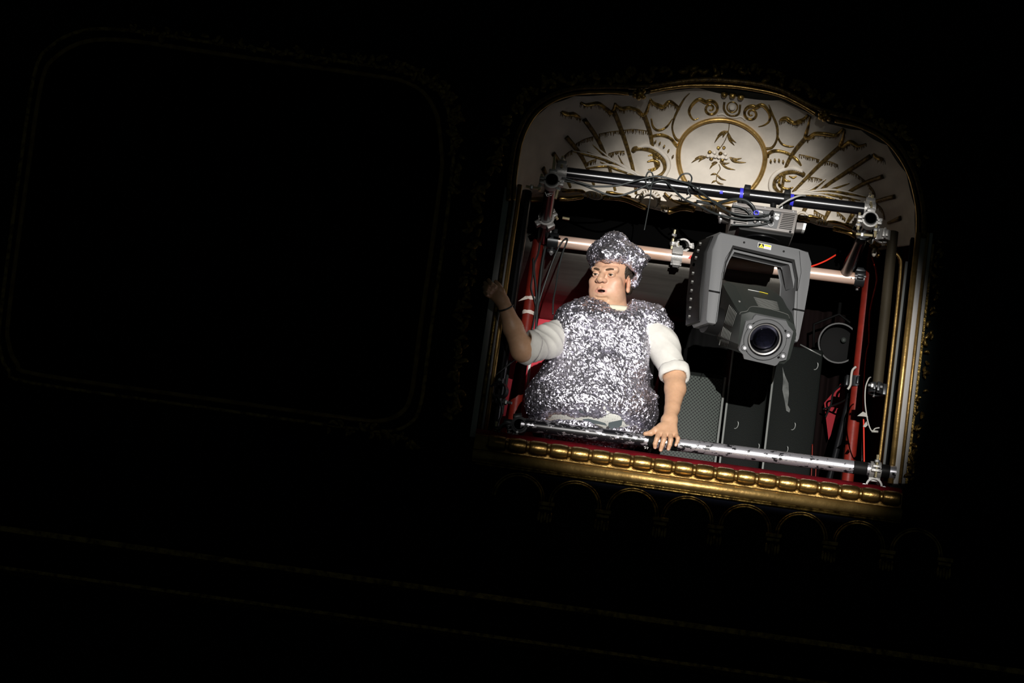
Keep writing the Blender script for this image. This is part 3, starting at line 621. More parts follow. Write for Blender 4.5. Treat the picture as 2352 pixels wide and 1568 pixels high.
# ---------------------------------------------------------------- ledge with velvet cushion and gilt mouldings
def ZZ(py, y): return P(1620, py, y).z
xa, xb = P(1090, 1010, -.1).x, P(2075, 1130, -.1).x
def hprof(name, prof, mat, parent=None, x0=xa, x1=xb, **k):
    bm = B(); prism(bm, [V((x0, y, z)) for y, z in prof], (x1-x0, 0, 0)); return O(name, bm, mat, parent, **k)
ledge = struct(hprof('trim_5', [(-.070, ZZ(1100, -.07)), (-.070, ZZ(1069, -.07)), (-.060, ZZ(1063, -.06)), (-.03, ZZ(1058, -.03)), (.10, ZZ(1058, -.03)), (.10, ZZ(1130, -.07)), (-.070, ZZ(1130, -.07))], M['velvet'], smooth=40), 'box front ledge with red velvet top')
hprof('gilt_backing', [(-.084, ZZ(1104, -.084)), (-.084, ZZ(1072, -.084)), (-.078, ZZ(1069, -.078)), (-.0705, ZZ(1069, -.0705)), (-.0705, ZZ(1108, -.0705)), (-.080, ZZ(1108, -.08))], M['gold'], ledge, smooth=30)
bb = B(); rb = 0.0245
prof = [(0, -.039), (.019, -.039), (.0195, -.0355), (.0235, -.034), (.025, -.0325), (.0235, -.031), (.0262, -.0295), (.0278, -.021), (.0286, 0), (.0278, .021), (.0262, .0295), (.0235, .031), (.025, .0325), (.0235, .034), (.0195, .0355), (.019, .039), (0, .039)]
lathe(bb, (0, 0, 0), (1, 0, 0), prof, 16)
bmesh.ops.recalc_face_normals(bb, faces=bb.faces[:]); bme = bpy.data.meshes.new('bobbin'); bb.to_mesh(bme); bb.free(); fin(bme, M['gold'], 35)
step = .0783; xk = P(1237, 1028, -.1).x-2*step; zk = ZZ(1084, -.095)
i = 0
while xk+i*step < xb-.03:
    o = link('bobbin', bme, ledge); o.location = (xk+i*step, -.095, zk); i += 1
bm = B(); z_ = ZZ(1117, -.115); tube(bm, [(xa, -.105, z_), (xb, -.105, z_)], .0205, 16); O('gilt_torus', bm, M['gold_satin'], ledge, True)
bm = B(); z_ = ZZ(1131, -.10); tube(bm, [(xa, -.095, z_), (xb, -.095, z_)], .005, 8); z_ = ZZ(1136, -.10); tube(bm, [(xa, -.09, z_), (xb, -.09, z_)], .004, 8); O('gilt_fillet', bm, M['gold_dull'], ledge, True)
# balustrade front with arcade
zt, zb = ZZ(1130, -.07), ZZ(1420, -.05)
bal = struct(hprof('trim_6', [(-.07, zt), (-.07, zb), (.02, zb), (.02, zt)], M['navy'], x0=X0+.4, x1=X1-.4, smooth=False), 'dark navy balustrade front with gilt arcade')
ac = [(1190, 1164), (1320, 1162), (1452, 1179), (1578, 1197), (1711, 1216), (1840, 1234), (1972, 1254), (2104, 1272)]
for n_, (cx, cy) in enumerate(ac):
    c = P(cx, cy if n_ else 1144, -.078); bm = B()
    for r_, t_ in ((.088, .0045), (.097, .003)):
        tube(bm, [c+V((r_*math.cos(a), 0, r_*math.sin(a))) for a in np.linspace(math.pi, 0, 20)], t_, 6)
    ar = O('arch_moulding', bm, M['gold_dull'], bal, True)
    bm = B(); q = [c+V((.080*math.cos(a), .006, .080*math.sin(a))) for a in np.linspace(math.pi, 0, 16)]
    prism(bm, q+[c+V((.08, .006, -.28)), c+V((-.08, .006, -.28))], (0, .02, 0)); O('arch_panel', bm, M['wall'], bal, False)
    bm = B(); p = c+V((.107, .0, -.14)); abox(bm, p, .036, .03, .26, .004); pil = O('pilaster', bm, M['navy'], bal, False)
    bm = B(); abox(bm, c+V((.107, -.006, -.012)), .06, .04, .014, .002); abox(bm, c+V((.107, -.004, -.028)), .048, .034, .012, .002); O('capital', bm, M['gold_dull'], pil, False)
    for k in range(5):
        bm = B(); ellips(bm, c+V((.107+(k-2)*.011, -.016, -.06-.006*(k % 2))), (.006, .006, .02), u=8, v=6); O('carved_leaf', bm, M['gold_dull'], pil, True)
for py, y, h, mt in ((1418, -.085, .03, 'navy'), (1440, -.10, .02, 'gold_dull'), (1490, -.08, .05, 'navy'), (1530, -.09, .012, 'gold_dull')):
    z_ = ZZ(py, y); hprof('base_moulding', [(y, z_-h/2), (y, z_+h/2), (.0, z_+h/2), (.0, z_-h/2)], M[mt], bal, X0+.4, X1-.4, smooth=False)

# ---------------------------------------------------------------- neighbouring arched opening on the left, in darkness
bm = B(); tube(bm, [P(x, y, .01) for x, y in catmull(LB, 4, True)], .012, 8, closed=True)
lf = struct(O('trim_7', bm, M['gold'], None, True), 'gilt frame of the dark neighbouring arch')
bm = B(); tube(bm, [P(500+(x-500)*1.045+2, 530+(y-530)*1.055, .0) for x, y in catmull(LB, 4, True)], .009, 8, closed=True); O('outer_bead', bm, M['gold_dull'], lf, True)
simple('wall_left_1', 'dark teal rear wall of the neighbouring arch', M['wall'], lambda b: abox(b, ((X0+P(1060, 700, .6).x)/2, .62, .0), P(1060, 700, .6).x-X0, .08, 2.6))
# carved leaves along both frames
lb = B(); ellips(lb, (0, 0, 0), (.022, .010, .011), u=10, v=7)
for v in lb.verts: v.co.z += .35*v.co.x*v.co.x/.022-.004; v.co.y -= .25*abs(v.co.x)*.3
bmesh.ops.recalc_face_normals(lb, faces=lb.faces[:]); lme = bpy.data.meshes.new('carved_leaf'); lb.to_mesh(lme); lb.free(); fin(lme, M['gold_dull'], True)
def leaves(path, n, jit, parent, y=-.012, s0=.6, s1=1.3):
    q = catmull(path, 12)
    for i in range(n):
        p = q[int((i+.5)/n*(len(q)-1))]
        o = link('carved_leaf', lme, parent)
        o.location = P(p[0]+random.uniform(-jit, jit), p[1]+random.uniform(-jit, jit), y)
        o.rotation_euler = (random.uniform(-.5, .5), random.uniform(0, 6.3), random.uniform(-.5, .5)); s = random.uniform(s0, s1); o.scale = (s, s, s)
leaves([(820, 140), (900, 150), (960, 168), (1005, 198), (1035, 240), (1050, 290), (1050, 350), (1046, 450)], 80, 13, lf)
leaves([(300, 70), (560, 100), (800, 138)], 26, 10, lf)
leaves([(760, 980), (850, 990), (910, 1005), (960, 1030)], 22, 10, lf)
leaves([(1130, 400), (1150, 320), (1180, 250), (1240, 200), (1320, 180), (1420, 176), (1560, 165), (1690, 160), (1800, 180), (1880, 215), (2000, 262), (2070, 305), (2120, 370)], 130, 12, arch)
leaves([(1105, 420), (1085, 560), (1068, 700), (1050, 850), (1040, 960)], 70, 14, arch)
leaves([(2160, 560), (2140, 740), (2110, 960), (2090, 1100)], 45, 8, arch, s0=.4, s1=.8)
# ================================================================ SCAFFOLD RIG
RP = 0.0243
YV, XV, ZV = V((0, 1, 0)), V((1, 0, 0)), V((0, 0, 1))
def tube_thing(name, label, cat, a, b, mat, r=RP, group='scaffold tubes of the rig'):
    a = V(a); b = V(b); t = thing(name, label, cat, a, group)
    bm = B(); pipe(bm, a, b, r); O('tube', bm, mat, t, 40)
    return t
top_pipe = tube_thing('scaffold_tube', 'black scaffold tube with blue tape bands slung across under the shell vault', 'pipe', P(1278, 395, .03), P(2002, 482, .03), M['black_pipe'])
a_, b_ = P(1278, 395, .03), P(2002, 482, .03)
def on_top(px): 
    t = (px-1278)/(2002-1278); return a_.lerp(b_, t)
axd = (b_-a_).normalized()
for px, full in ((1656, 0), (1702, 1), (1818, 1)):
    bm = B(); c = on_top(px)
    if full: pipe(bm, c-axd*.0065, c+axd*.0065, RP+.0008, .0015, 24); O('tape_band', bm, M['blue'], top_pipe, 40)
    else:
        for an in (1.35, -.65):
            bm = B() if an < 0 else bm
            q = [c+V((0, -math.cos(an+k*.12)*(RP+.0012), math.sin(an+k*.12)*(RP+.0012))) for k in range(5)]
            n0 = len(bm.verts); vs = [[bm.verts.new(p-axd*.006), bm.verts.new(p+axd*.006)] for p in q]
            for k in range(4): bm.faces.new((vs[k][0], vs[k][1], vs[k+1][1], vs[k+1][0]))
            O('tape_band', bm, M['blue'], top_pipe, 40)
p0, p1 = P(1196, 974, -.02), P(2057, 1085, -.02)
pole = thing('hand_rail_tube', 'silver tube with flaking black patches the man leans on, along the box front', 'pipe', p0)
bm = B(); pipe(bm, V((0, 0, 0)), V(((p1-p0).length, 0, 0)), RP+.0005)
bmesh.ops.translate(bm, verts=bm.verts[:], vec=(-(p1-p0).length*.42, 0, 0))
o = O('tube', bm, M['pole'], pole, 40); o.location = p0.lerp(p1, .42); o.rotation_euler = (p1-p0).to_track_quat('X', 'Z').to_euler()
pax = (p1-p0).normalized()
for t, wd, mt in ((.352, .018, 'case'), (.905, .026, 'fix_black'), (.968, .022, 'fix_black'), (.41, .012, 'case')):
    bm = B(); c = p0.lerp(p1, t); pipe(bm, c-pax*wd, c+pax*wd, RP+.0014, .001, 24); O('black_sleeve', bm, M[mt], pole, 40)
for q_ in ([(1479, 1026), (1483, 1024.5), (1481.5, 1027), (1484, 1028.5), (1480.5, 1030)], [(1485, 1026.5), (1489, 1027), (1486.5, 1031)]):
    bm = B(); tube(bm, [P(a, b, -.0395) for a, b in q_], .0011, 5); O('white_scribble', bm, M['white'], pole, True)
def drop(z0, px, py, y): return P(px, py, y)
ldp0 = P(1268, 412, -.05); rdp0 = P(2000, 501, -.05)
tube_thing('scaffold_tube', 'black side tube at the upper left with its open end facing out', 'pipe', ldp0, ldp0+YV*.70, M['black_pipe'])
tube_thing('scaffold_tube', 'black side tube at the upper right with its open end facing out', 'pipe', rdp0, rdp0+YV*.64, M['black_pipe'])
lbp0 = P(1193, 974, -.05)
tube_thing('scaffold_tube', 'black side tube at the lower left with its open end facing out', 'pipe', lbp0, lbp0+YV*.72, M['alu_dark'])
# rear pink tube
pk0, pk1 = P(1264, 552, .62), P(1980, 642, .62)
pink = tube_thing('scaffold_tube', 'worn pinkish steel tube running behind the foil hat', 'pipe', pk0, pk1, M['pink_pipe'], RP+.001)
bm = B(); c = pk0.lerp(pk1, .975)+V((0, -.026, -.006))
tx = bpy.data.curves.new('mark', 'FONT'); tx.body = 'H7'; tx.size = .030; tx.extrude = .0004; tx.align_x = 'CENTER'; bm.free()
_f = bpy.data.objects.new('tmp', tx); COL.objects.link(_f); bpy.context.view_layer.update()
_me = bpy.data.meshes.new_from_object(_f.evaluated_get(bpy.context.evaluated_depsgraph_get())); bpy.data.objects.remove(_f)
_me.materials.clear(); _me.materials.append(M['fix_black']); to = link('written_mark', _me, pink); to.location = c+V((0, 0, -.006)); to.rotation_euler = (math.radians(78), 0, math.radians(-1))
bm = B(); c = pk0.lerp(pk1, .447); prism(bm, [c+V((-.008, -.0262, -.010)), c+V((.008, -.0258, -.014)), c+V((.004, -.0262, .006))], (0, .003, 0)); O('red_mark', bm, M['red_mark'], pink, False)
# red posts
def post(name, label, px, py, y, ztop, mat, r=RP):
    c = P(px, py, y); return tube_thing(name, label, 'pipe', (c.x, y, FLOOR_Z), (c.x, y, ztop), mat, r)
lpost = post('scaffold_post', 'red scaffold post with white tape rings at the left of the box', 1213, 725, .68, P(1243, 545, .68).z, M['red_paint'])
rpost = post('scaffold_post', 'red scaffold post with black clamp at the right of the box', 1970, 880, .68, P(2000, 540, .68).z, M['red_paint'])
for py, rag in ((683, 1), (716, 0)):
    z = P(1215, py, .655).z; x = P(1213, 725, .68).x; bm = B()
    n = 20; rng2 = np.random.default_rng(py)
    lo = [z-.004-.004*rng2.random() for _ in range(n)]; hi = [z+.004+.006*rng2.random() for _ in range(n)]
    ra = RP+.0012; vs = [(bm.verts.new((x+ra*math.cos(k*2*math.pi/n), .68+ra*math.sin(k*2*math.pi/n), lo[k])), bm.verts.new((x+(ra+.001)*math.cos(k*2*math.pi/n), .68+(ra+.001)*math.sin(k*2*math.pi/n), hi[k]))) for k in range(n)]
    for k in range(n): bm.faces.new((vs[k][0], vs[(k+1) % n][0], vs[(k+1) % n][1], vs[k][1]))
    if rag:
        prism(bm, [V((x-.022, .655, z+.004)), V((x-.012, .652, z-.008)), V((x-.048, .66, z-.02))], (0, .002, 0)); prism(bm, [V((x+.018, .655, z+.004)), V((x+.034, .652, z-.002)), V((x+.032, .655, z-.028)), V((x+.024, .655, z-.018))], (0, .002, 0))
    O('tape_ring', bm, M['tape_white'], lpost, 40)
c = P(2012, 884, .12); c2 = P(2031, 530, .12)
bronze = tube_thing('hanging_tube', 'dull bronze tube hanging at the right of the box opening', 'pipe', (c.x+.006, .12, c.z-.012), (c.x+.006, .12, c2.z), M['bronze'], .0205)

# clamps ------------------------------------------------------------
def half_ring(bm, c, ax, s, r0, r1, w, a0, a1, n=14):
    """band around axis ax, starting direction s"""
    t = ax.cross(s); L = []
    for k in range(n+1):
        an = a0+(a1-a0)*k/n; d = s*math.cos(an)+t*math.sin(an)
        L.append([bm.verts.new(c+d*r0-ax*w/2), bm.verts.new(c+d*r1-ax*w/2), bm.verts.new(c+d*r1+ax*w/2), bm.verts.new(c+d*r0+ax*w/2)])
    for k in range(n):
        for j in range(4): bm.faces.new((L[k][j], L[k][(j+1) % 4], L[k+1][(j+1) % 4], L[k+1][j]))
    bm.faces.new(L[0][::-1]); bm.faces.new(L[-1])
def coupler(label, c, ax, s, mat='alu', bolt='zinc', r=RP, hinge_open=0.0, blen=.055, w=.044, second=None):
    """scaffold coupler: saddle and hinged cap round a tube (axis ax), lugs, eye bolt with nut; s points from tube to saddle"""
    c = V(c); ax = V(ax).normalized(); s = V(s); s = (s-ax*s.dot(ax)).normalized(); t = ax.cross(s)
    m = M[mat]; th = thing('pipe_clamp', label, 'clamp', c, 'scaffold clamps of the rig')
    bm = B(); half_ring(bm, c, ax, s, r+.0006, r+.0085, w, -1.5, 1.5)
    box(bm, c+s*(r+.014), ax*w*.5, t*.016, s*.008, .002)
    box(bm, c-t*(r+.014)+s*.006, ax*w*.42, t*.010, s*.006, .002); box(bm, c+t*(r+.014)+s*.006, ax*w*.36, t*.010, s*.006, .002)
    O('saddle', bm, m, th, 35)
    bm = B()
    hp = c+t*(r+.016); R_ = Matrix.Translation(hp) @ Matrix.Rotation(hinge_open, 4, ax) @ Matrix.Translation(-hp)
    half_ring(bm, c, ax, -s, r+.0006, r+.0075, w*.9, -1.45, 1.45)
    box(bm, c-t*(r+.013)-s*.009, ax*w*.34, t*.011, s*.005, .002); box(bm, c+t*(r+.013)-s*.006, ax*w*.30, t*.010, s*.006, .002)
    bmesh.ops.transform(bm, matrix=R_, verts=bm.verts[:]); O('hinged_cap', bm, m, th, 35)
    bm = B(); bc = c-t*(r+.017); cyl(bm, bc-s*blen*.62, bc+s*blen*.38, .0055, 10); bo = O('eye_bolt', bm, M[bolt], th, 35)
    bm = B(); hexnut(bm, bc-s*blen*.34, s, .0105, .011); O('nut', bm, M['steel' if mat == 'alu' else bolt], bo, 30)
    bm = B(); cyl(bm, c+t*(r+.016)-ax*w*.5, c+t*(r+.016)+ax*w*.5, .0045, 10); O('hinge_pin', bm, M['steel'], th, 35)
    if second:
        c2, ax2 = V(second[0]), V(second[1]).normalized(); s2 = (c-c2); s2 = (s2-ax2*s2.dot(ax2)).normalized(); t2 = ax2.cross(s2)
        bm = B(); half_ring(bm, c2, ax2, s2, r+.0006, r+.0085, w, 0, 2*math.pi, 24); box(bm, c2-t2*(r+.013), ax2*w*.4, t2*.012, s2*.012, .002); O('second_saddle', bm, m, th, 35)
        bm = B(); bc = c2-t2*(r+.017); cyl(bm, bc-s2*blen*.75, bc+s2*blen*.35, .0052, 10); b2 = O('eye_bolt', bm, M[bolt], th, 35)
        bm = B(); hexnut(bm, bc-s2*blen*.4, s2, .010, .011); O('nut', bm, M['steel'], b2, 30)
    return th
coupler('grey double clamp where the black top tube meets the left side tube', ldp0+YV*.03, YV, ZV, blen=.07, second=(on_top(1286)+V((.004, 0, 0)), axd))
coupler('grey double clamp where the black top tube meets the right side tube', rdp0+YV*.03, YV, ZV, blen=.07, second=(on_top(1996), axd))
coupler('small grey clamp at the top of the bronze hanging tube', P(2030, 542, .12), ZV, XV*-1, r=.0205, mat='alu')
coupler('black clamp round the bottom end of the bronze hanging tube', P(2011, 893, .12), ZV, XV, r=.0205, mat='alu_dark', bolt='steel')
coupler('grey clamp with open jaw upright on the pink tube', pk0.lerp(pk1, .405)+V((0, 0, 0)), pk1-pk0, V((0, -1, .25)), blen=.075)
_t = coupler('loose open clamp jaw standing on top of the pink tube', pk0.lerp(pk1, .418)+V((0, 0, .056)), V((.25, -1, -.25)), V((0, 0, -1)), hinge_open=.25, blen=.08)
coupler('black clamp joining the left red post and the pink tube', P(1254, 537, .66), ZV, XV, mat='alu_dark', bolt='steel', second=(pk0+V((.01, 0, 0)), pk1-pk0))
coupler('pale clamp on the left side tube just above the pink tube', ldp0+YV*.46, YV, V((.6, 0, -.8)), blen=.06)
coupler('dark clamp with bright bolts on the right side tube', rdp0+YV*.16, YV, V((-.3, 0, -.95)), mat='alu_dark', bolt='steel', blen=.09)
coupler('black clamp at the right end of the pink tube', pk1-V((.012, 0, 0)), pk1-pk0, V((0, 0, 1)), mat='alu_dark', bolt='steel')
coupler('black clamp halfway up the right red post', P(1966, 879, .68), ZV, V((-1, -.2, 0)), mat='alu_dark', bolt='steel')
_c = p0.lerp(p1, .945)
coupler('grey clamp open underneath near the right end of the silver tube', _c, pax, V((0, .15, -1)), blen=.085, mat='alu')
bm = B(); _d = _c+V((0, 0, -.068)); half_ring(bm, _d, YV, ZV, RP+.0006, RP+.008, .044, -1.5, 1.5)
tag(O('half_coupler', bm, M['alu'], None, 35), 'empty half clamp hanging under the right end of the silver tube', 'clamp', 'scaffold clamps of the rig')
for k in (-1, 1):
    bm = B(); cyl(bm, _d+V((k*.038, -.024, -.004)), _d+V((k*.038, .02, -.004)), .008, 12); O('pivot_bolt', bm, M['steel'], bpy.data.objects['half_coupler'], 35)
coupler('black clamp round the lower left side tube beside the silver tube', lbp0+YV*.03, YV, V((-.3, 0, 1)), mat='alu_dark', bolt='steel', blen=.07)
coupler('black empty clamp at the lower left corner with upright bolt', P(1163, 992, -.02), YV, V((0, 0, 1)), mat='alu_dark', bolt='zinc', blen=.09)
coupler('black hook clamp under the raised elbow at the left', P(1147, 897, .02), V((.3, 1, .2)), V((-1, 0, 0)), mat='alu_dark', bolt='steel', blen=.09)
def extra_bolt(a, b, y, owner, nut=None, r=.0055):
    bm = B(); cyl(bm, P(*a, y), P(*b, y), r, 10); o_ = O('clamp_bolt', bm, M['zinc'], owner, 35)
    if nut: bm = B(); hexnut(bm, P(*nut, y), P(*b, y)-P(*a, y), .0105, .012); O('nut', bm, M['steel'], o_, 30)
_cl = [o for o in bpy.data.objects if o.name.startswith('pipe_clamp') and o.parent is None]; _cl.sort(key=lambda o: o.name)
extra_bolt((1274, 360), (1270, 400), .0, _cl[0]); extra_bolt((1208, 428), (1242, 434), -.02, _cl[0], (1221, 430)); extra_bolt((1283, 430), (1276, 456), -.03, _cl[0], (1282, 434))
extra_bolt((2005, 448), (2000, 484), .0, _cl[1]); extra_bolt((2013, 512), (2010, 545), -.03, _cl[1], (2012, 528)); extra_bolt((1966, 537), (2004, 541), -.02, _cl[1], (1980, 539))
extra_bolt((1292, 500), (1308, 503), .22, _cl[7] if len(_cl) > 7 else _cl[0])
bm = B(); tube(bm, [P(a, b, -.045) for a, b in ((1252, 441), (1256, 450), (1262, 452), (1258, 446), (1266, 449), (1271, 443), (1263, 444), (1256, 446))], .0016, 5); tag(O('cable_tie', bm, M['white'], None, True), 'knotted white cable tie under the top left clamp', 'cable tie')
# short upright black tube at far left
tube_thing('scaffold_post', 'thin black upright tube between left frame and red post', 'pipe', (P(1163, 780, .1).x, .1, P(1163, 985, .1).z), (P(1163, 780, .1).x, .1, P(1215, 440, .1).z), M['black_pipe'], .020)

# cables ------------------------------------------------------------
def cable(label, pts, y, r, mat='cable', name='cable', group='black cables of the rig', parent=None):
    ys = y if isinstance(y, list) else [y]*len(pts)
    q = catmull([(*p, yy) for p, yy in zip(pts, ys)], 6)
    bm = B(); tube(bm, [P(a, b, c) for a, b, c in q], r, 8)
    o = O(name, bm, M[mat], parent, True)
    if parent is None: tag(o, label, 'cable', group)
    return o
cable('black cable drooping from the top left clamp along the top tube into the lamp base', [(1290, 409), (1303, 411), (1354, 426), (1380, 428), (1418, 426), (1456, 416), (1494, 407), (1515, 405), (1548, 413), (1584, 423), (1609, 441), (1650, 472), (1690, 492), (1736, 496), (1768, 493)], [-.01]*9+[-.02, -.05, -.1, -.13, -.13, -.115], .0042)
cable('lower black cable sagging below the top tube and looping into the lamp base', [(1290, 414), (1330, 422), (1362, 434), (1392, 446), (1420, 450), (1451, 441), (1482, 427), (1507, 418), (1527, 416), (1548, 436), (1571, 457), (1609, 474), (1647, 492), (1700, 503), (1740, 503), (1768, 509)], [.0]*9+[-.02, -.03, -.06, -.1, -.125, -.13, -.115], .0042)
cable('thick black cable arching down to the blue plug on the lamp base', [(1600, 462), (1640, 468), (1665, 462), (1690, 457), (1712, 460), (1728, 472), (1735, 486)], [-.03, -.05, -.09, -.12, -.13, -.13, -.12], .0062)
cable('black cable along the lamp base to its lowest socket', [(1682, 473), (1700, 476), (1716, 484), (1728, 498), (1745, 505)], -.12, .004)
cable('black cable hugging the bottom of the lamp base', [(1680, 516), (1705, 517), (1735, 517), (1760, 513), (1769, 509)], -.12, .0035)
cable('thin black cable end hanging below the left half of the top tube', [(1496, 430), (1494, 450), (1491, 470), (1484, 507), (1480, 528)], [-.02, .0, .0, .0, .0], .0022)
cable('cable loop tied round the top tube at its left half', [(1487, 431), (1483, 411), (1489, 395), (1498, 398), (1500, 415), (1492, 436)], -.005, .003)
cable('tall cable loop tied round the middle of the top tube', [(1556, 415), (1560, 408), (1568, 400), (1582, 399), (1589, 409), (1584, 425), (1580, 438), (1586, 450), (1576, 456)], -.005, .0032)
cable('black cable tied round the tube in front of the medallion', [(1610, 428), (1602, 440), (1612, 455), (1640, 462), (1668, 478)], [-.01, -.01, -.03, -.07, -.1], .0035)
for px in (1490, 1580):
    bm = B(); c = on_top(px); pipe(bm, c-axd*.003, c+axd*.003, RP+.0045, .0015, 20); tag(O('cable_tie', bm, M['cable'], None, 40), 'black cable tie round the top tube, %s' % ('left of the medallion' if px == 1490 else 'at the foot of the medallion'), 'cable tie')
cable('pale grey cable from the lamp base up over the top tube', [(1786, 476), (1800, 466), (1818, 456), (1838, 449), (1850, 450)], [-.03, -.04, -.045, -.04, .0], .0038, 'cable_grey', group='loose grey cables')
cable('black cable hooked over the pink tube hanging straight down', [(1297, 548), (1303, 551), (1292, 582), (1282, 622), (1277, 658), (1271, 689), (1270, 722)], [.6, .585, .58, .57, .5, .42, .40], .0036)
cable('black cable looped over the pink tube drifting left', [(1303, 549), (1295, 551), (1286, 563), (1272, 594), (1257, 635), (1240, 688), (1234, 720)], [.6, .585, .585, .59, .6, .62, .62], .0034)
cable('thick black cable running down beside the left red post', [(1253, 565), (1244, 616), (1237, 687), (1234, 712), (1231, 755), (1228, 790)], .62, .0055)
cable('black cable crossing the front of the left red post', [(1242, 545), (1237, 580), (1227, 610), (1231, 658), (1232, 700), (1222, 760)], [.64, .64, .635, .635, .635, .63], .0036)
cable('second black cable crossing the left red post', [(1225, 592), (1224, 630), (1220, 660), (1228, 690), (1234, 715)], .64, .003)
cable('thin black cable slanting down under the raised elbow', [(1192, 812), (1184, 824), (1162, 842), (1141, 859), (1130, 868)], .05, .003)
cable('black cable coiled at the lower left corner', [(1140, 905), (1150, 925), (1152, 950), (1143, 975), (1150, 990)], .0, .0035)
cable('bright red cable hanging beside the right red post', [(1996, 789), (1990, 812), (1986, 859), (1983, 923), (1984, 987), (1985, 1064)], [.60]*6, .0030, 'cable_red', group='red cables')
cable('dark cable hanging close behind the red cable', [(1992, 800), (1987, 870), (1986, 940), (1982, 1000), (1980, 1060)], .64, .0035)
cable('red cable slanting up to the right of the lamp', [(1862, 612), (1880, 606), (1900, 597), (1922, 584)], [.62, .63, .64, .66], .0035, 'cable_red', group='red cables')
cable('short red cable behind the bronze hanging tube', [(2003, 590), (2008, 605), (2012, 620), (2014, 645), (2006, 680), (1998, 720), (1996, 789)], [.5, .5, .5, .52, .55, .58, .6], .004, 'cable_red', group='red cables')
cable('grey wire dangling from the bronze tube clamp with bent end', [(2000, 866), (1995, 870), (1988, 890), (1987, 923), (1991, 955), (1996, 977), (2003, 990), (2010, 984), (2020, 982)], [.12, .1, .1, .1, .1, .1, .1, .1, .1], .0027, 'cable_grey', group='loose grey cables')
bm = B(); tube(bm, [P(2002, 990, .1), P(2017, 991, .1)], [.005, .0045], 8); tag(O('wire_sleeve', bm, M['cable_grey'], None, True), 'grey crimp sleeve at the end of the dangling wire', 'wire end')
for (pl, lab) in (([(1969, 955), (1982, 945), (1990, 949), (1994, 958), (1984, 956)], 'upper torn grey tape flag on the dangling wire'), ([(1982, 979), (1990, 967), (1993, 976), (1988, 981)], 'lower torn grey tape flag on the dangling wire')):
    bm = B(); prism(bm, [P(a, b, .1+.004*math.sin(a)) for a, b in pl], (0, .002, .001)); tag(O('tape_flag', bm, M['cable_grey'], None, False), lab, 'tape')
cable('grey cable stub by the clamp of the right red post', [(1966, 842), (1958, 850), (1955, 866), (1953, 884), (1947, 894)], .62, .005, 'cable_grey', group='loose grey cables')
cable('pair of crossed black cables in front of the red patch at the right, upper', [(1966, 874), (1946, 878), (1930, 886), (1914, 902), (1908, 930), (1896, 958)], [.66, .7, .8, .9, 1.0, 1.1], .004)
cable('pair of crossed black cables in front of the red patch at the right, lower', [(1890, 940), (1912, 932), (1936, 922), (1950, 912), (1964, 900)], [1.1, 1.0, .85, .75, .66], .004)

# ================================================================ MOVING HEAD LAMP
mh = thing('moving_head_lamp', 'large grey moving head stage lamp hanging from the black top tube', 'stage lamp', P(1750, 470, -.02))
def poly(pts, y): return [P(a, b, y) for a, b in pts]
YB = -.105
bm = B(); prism(bm, poly([(1681, 473), (1833, 492), (1824, 536), (1677, 514)], YB), (0, .20, 0), .004); base = O('base_box', bm, M['fix_base'], mh, 30)
bm = B(); prism(bm, poly([(1684, 464), (1830, 483), (1831, 491), (1683, 472)], YB-.004), (0, .19, 0), .002); O('top_flange', bm, M['fix_base'], base, 30)
bm = B(); prism(bm, poly([(1718, 478), (1795, 487.5), (1784, 525), (1718.5, 516)], YB-.0025), (0, .01, 0), .001); panel = O('socket_panel', bm, M['fix'], base, 30)
def slots(parent, q, n, mat, dep, th, plane=None, nm='vent_slot'):
    """n slats between edges q=[A0,A1,B0,B1]: rows from A0-A1 (first) to B0-B1 (last)"""
    A0, A1, B0, B1 = [V(x) for x in q]
    for i in range(n):
        t = i/(n-1); a = A0.lerp(B0, t); b = A1.lerp(B1, t); up = (B0-A0).normalized()*th
        bm = B(); prism(bm, [a-up, b-up, b+up, a+up], dep); O(nm, bm, mat, parent, False)
slots(base, [P(1687, 476.5, YB-.001), P(1716, 480, YB-.001), P(1685, 509, YB-.001), P(1715, 513, YB-.001)], 9, M['fix_black'], (0, .004, 0), .0016)
slots(base, [P(1799, 491.5, YB-.001), P(1826, 495, YB-.001), P(1789, 523, YB-.001), P(1819, 527, YB-.001)], 9, M['fix_black'], (0, .004, 0), .0016)
def disc(name, px, py, r, mat, parent, y=YB-.004, h=.006, ring=None):
    bm = B(); c = P(px, py, y)
    if ring: pipe(bm, c, c-YV*h, r, ring, 16)
    else: cyl(bm, c, c-YV*h, r, 16)
    return O(name, bm, mat, parent, 35)
for px, py, r in ((1734, 509, .0075), (1751.6, 509.5, .0085), (1755, 496, .0075), (1722, 488, .006)):
    disc('socket', px, py, r, M['fix_black'], panel); disc('socket_cover', px, py, r*.6, M['fix_base'], panel, YB-.009, .003)
for px, py in ((1770, 515), (1773, 499)): disc('socket_ring', px, py, .0115, M['steel'], panel, ring=.003, h=.008)
for px, py in ((1772, 492), (1771, 508)):
    bm = B(); c = P(px, py, YB-.004); cyl(bm, c, c-YV*.03, .0095, 14, .007); O('cable_plug', bm, M['fix_black'], panel, 35)
disc('power_plug', 1736, 492, .011, M['blue'], panel, h=.018, ring=.004); disc('socket_ring', 1745, 509, .004, M['white'], panel)
for px, py, w_, h_ in ((1785, 493, .017, .008), (1747, 486.5, .016, .005)):
    bm = B(); c = P(px, py, YB-.004); box(bm, c, (w_/2, 0, -.001), (0, .0015, 0), (0, 0, h_/2)); lb_ = O('paper_label', bm, M['white'], panel, False)
    for k in (-1, 1):
        bm = B(); box(bm, c+V((0, -.002, k*h_*.2)), (w_*.36, 0, -.0008), (0, .0004, 0), (0, 0, h_*.07)); O('print_line', bm, M['fix_base'], lb_, False)
disc('round_sticker', 1784.7, 501, .0078, M['white'], panel, h=.002)
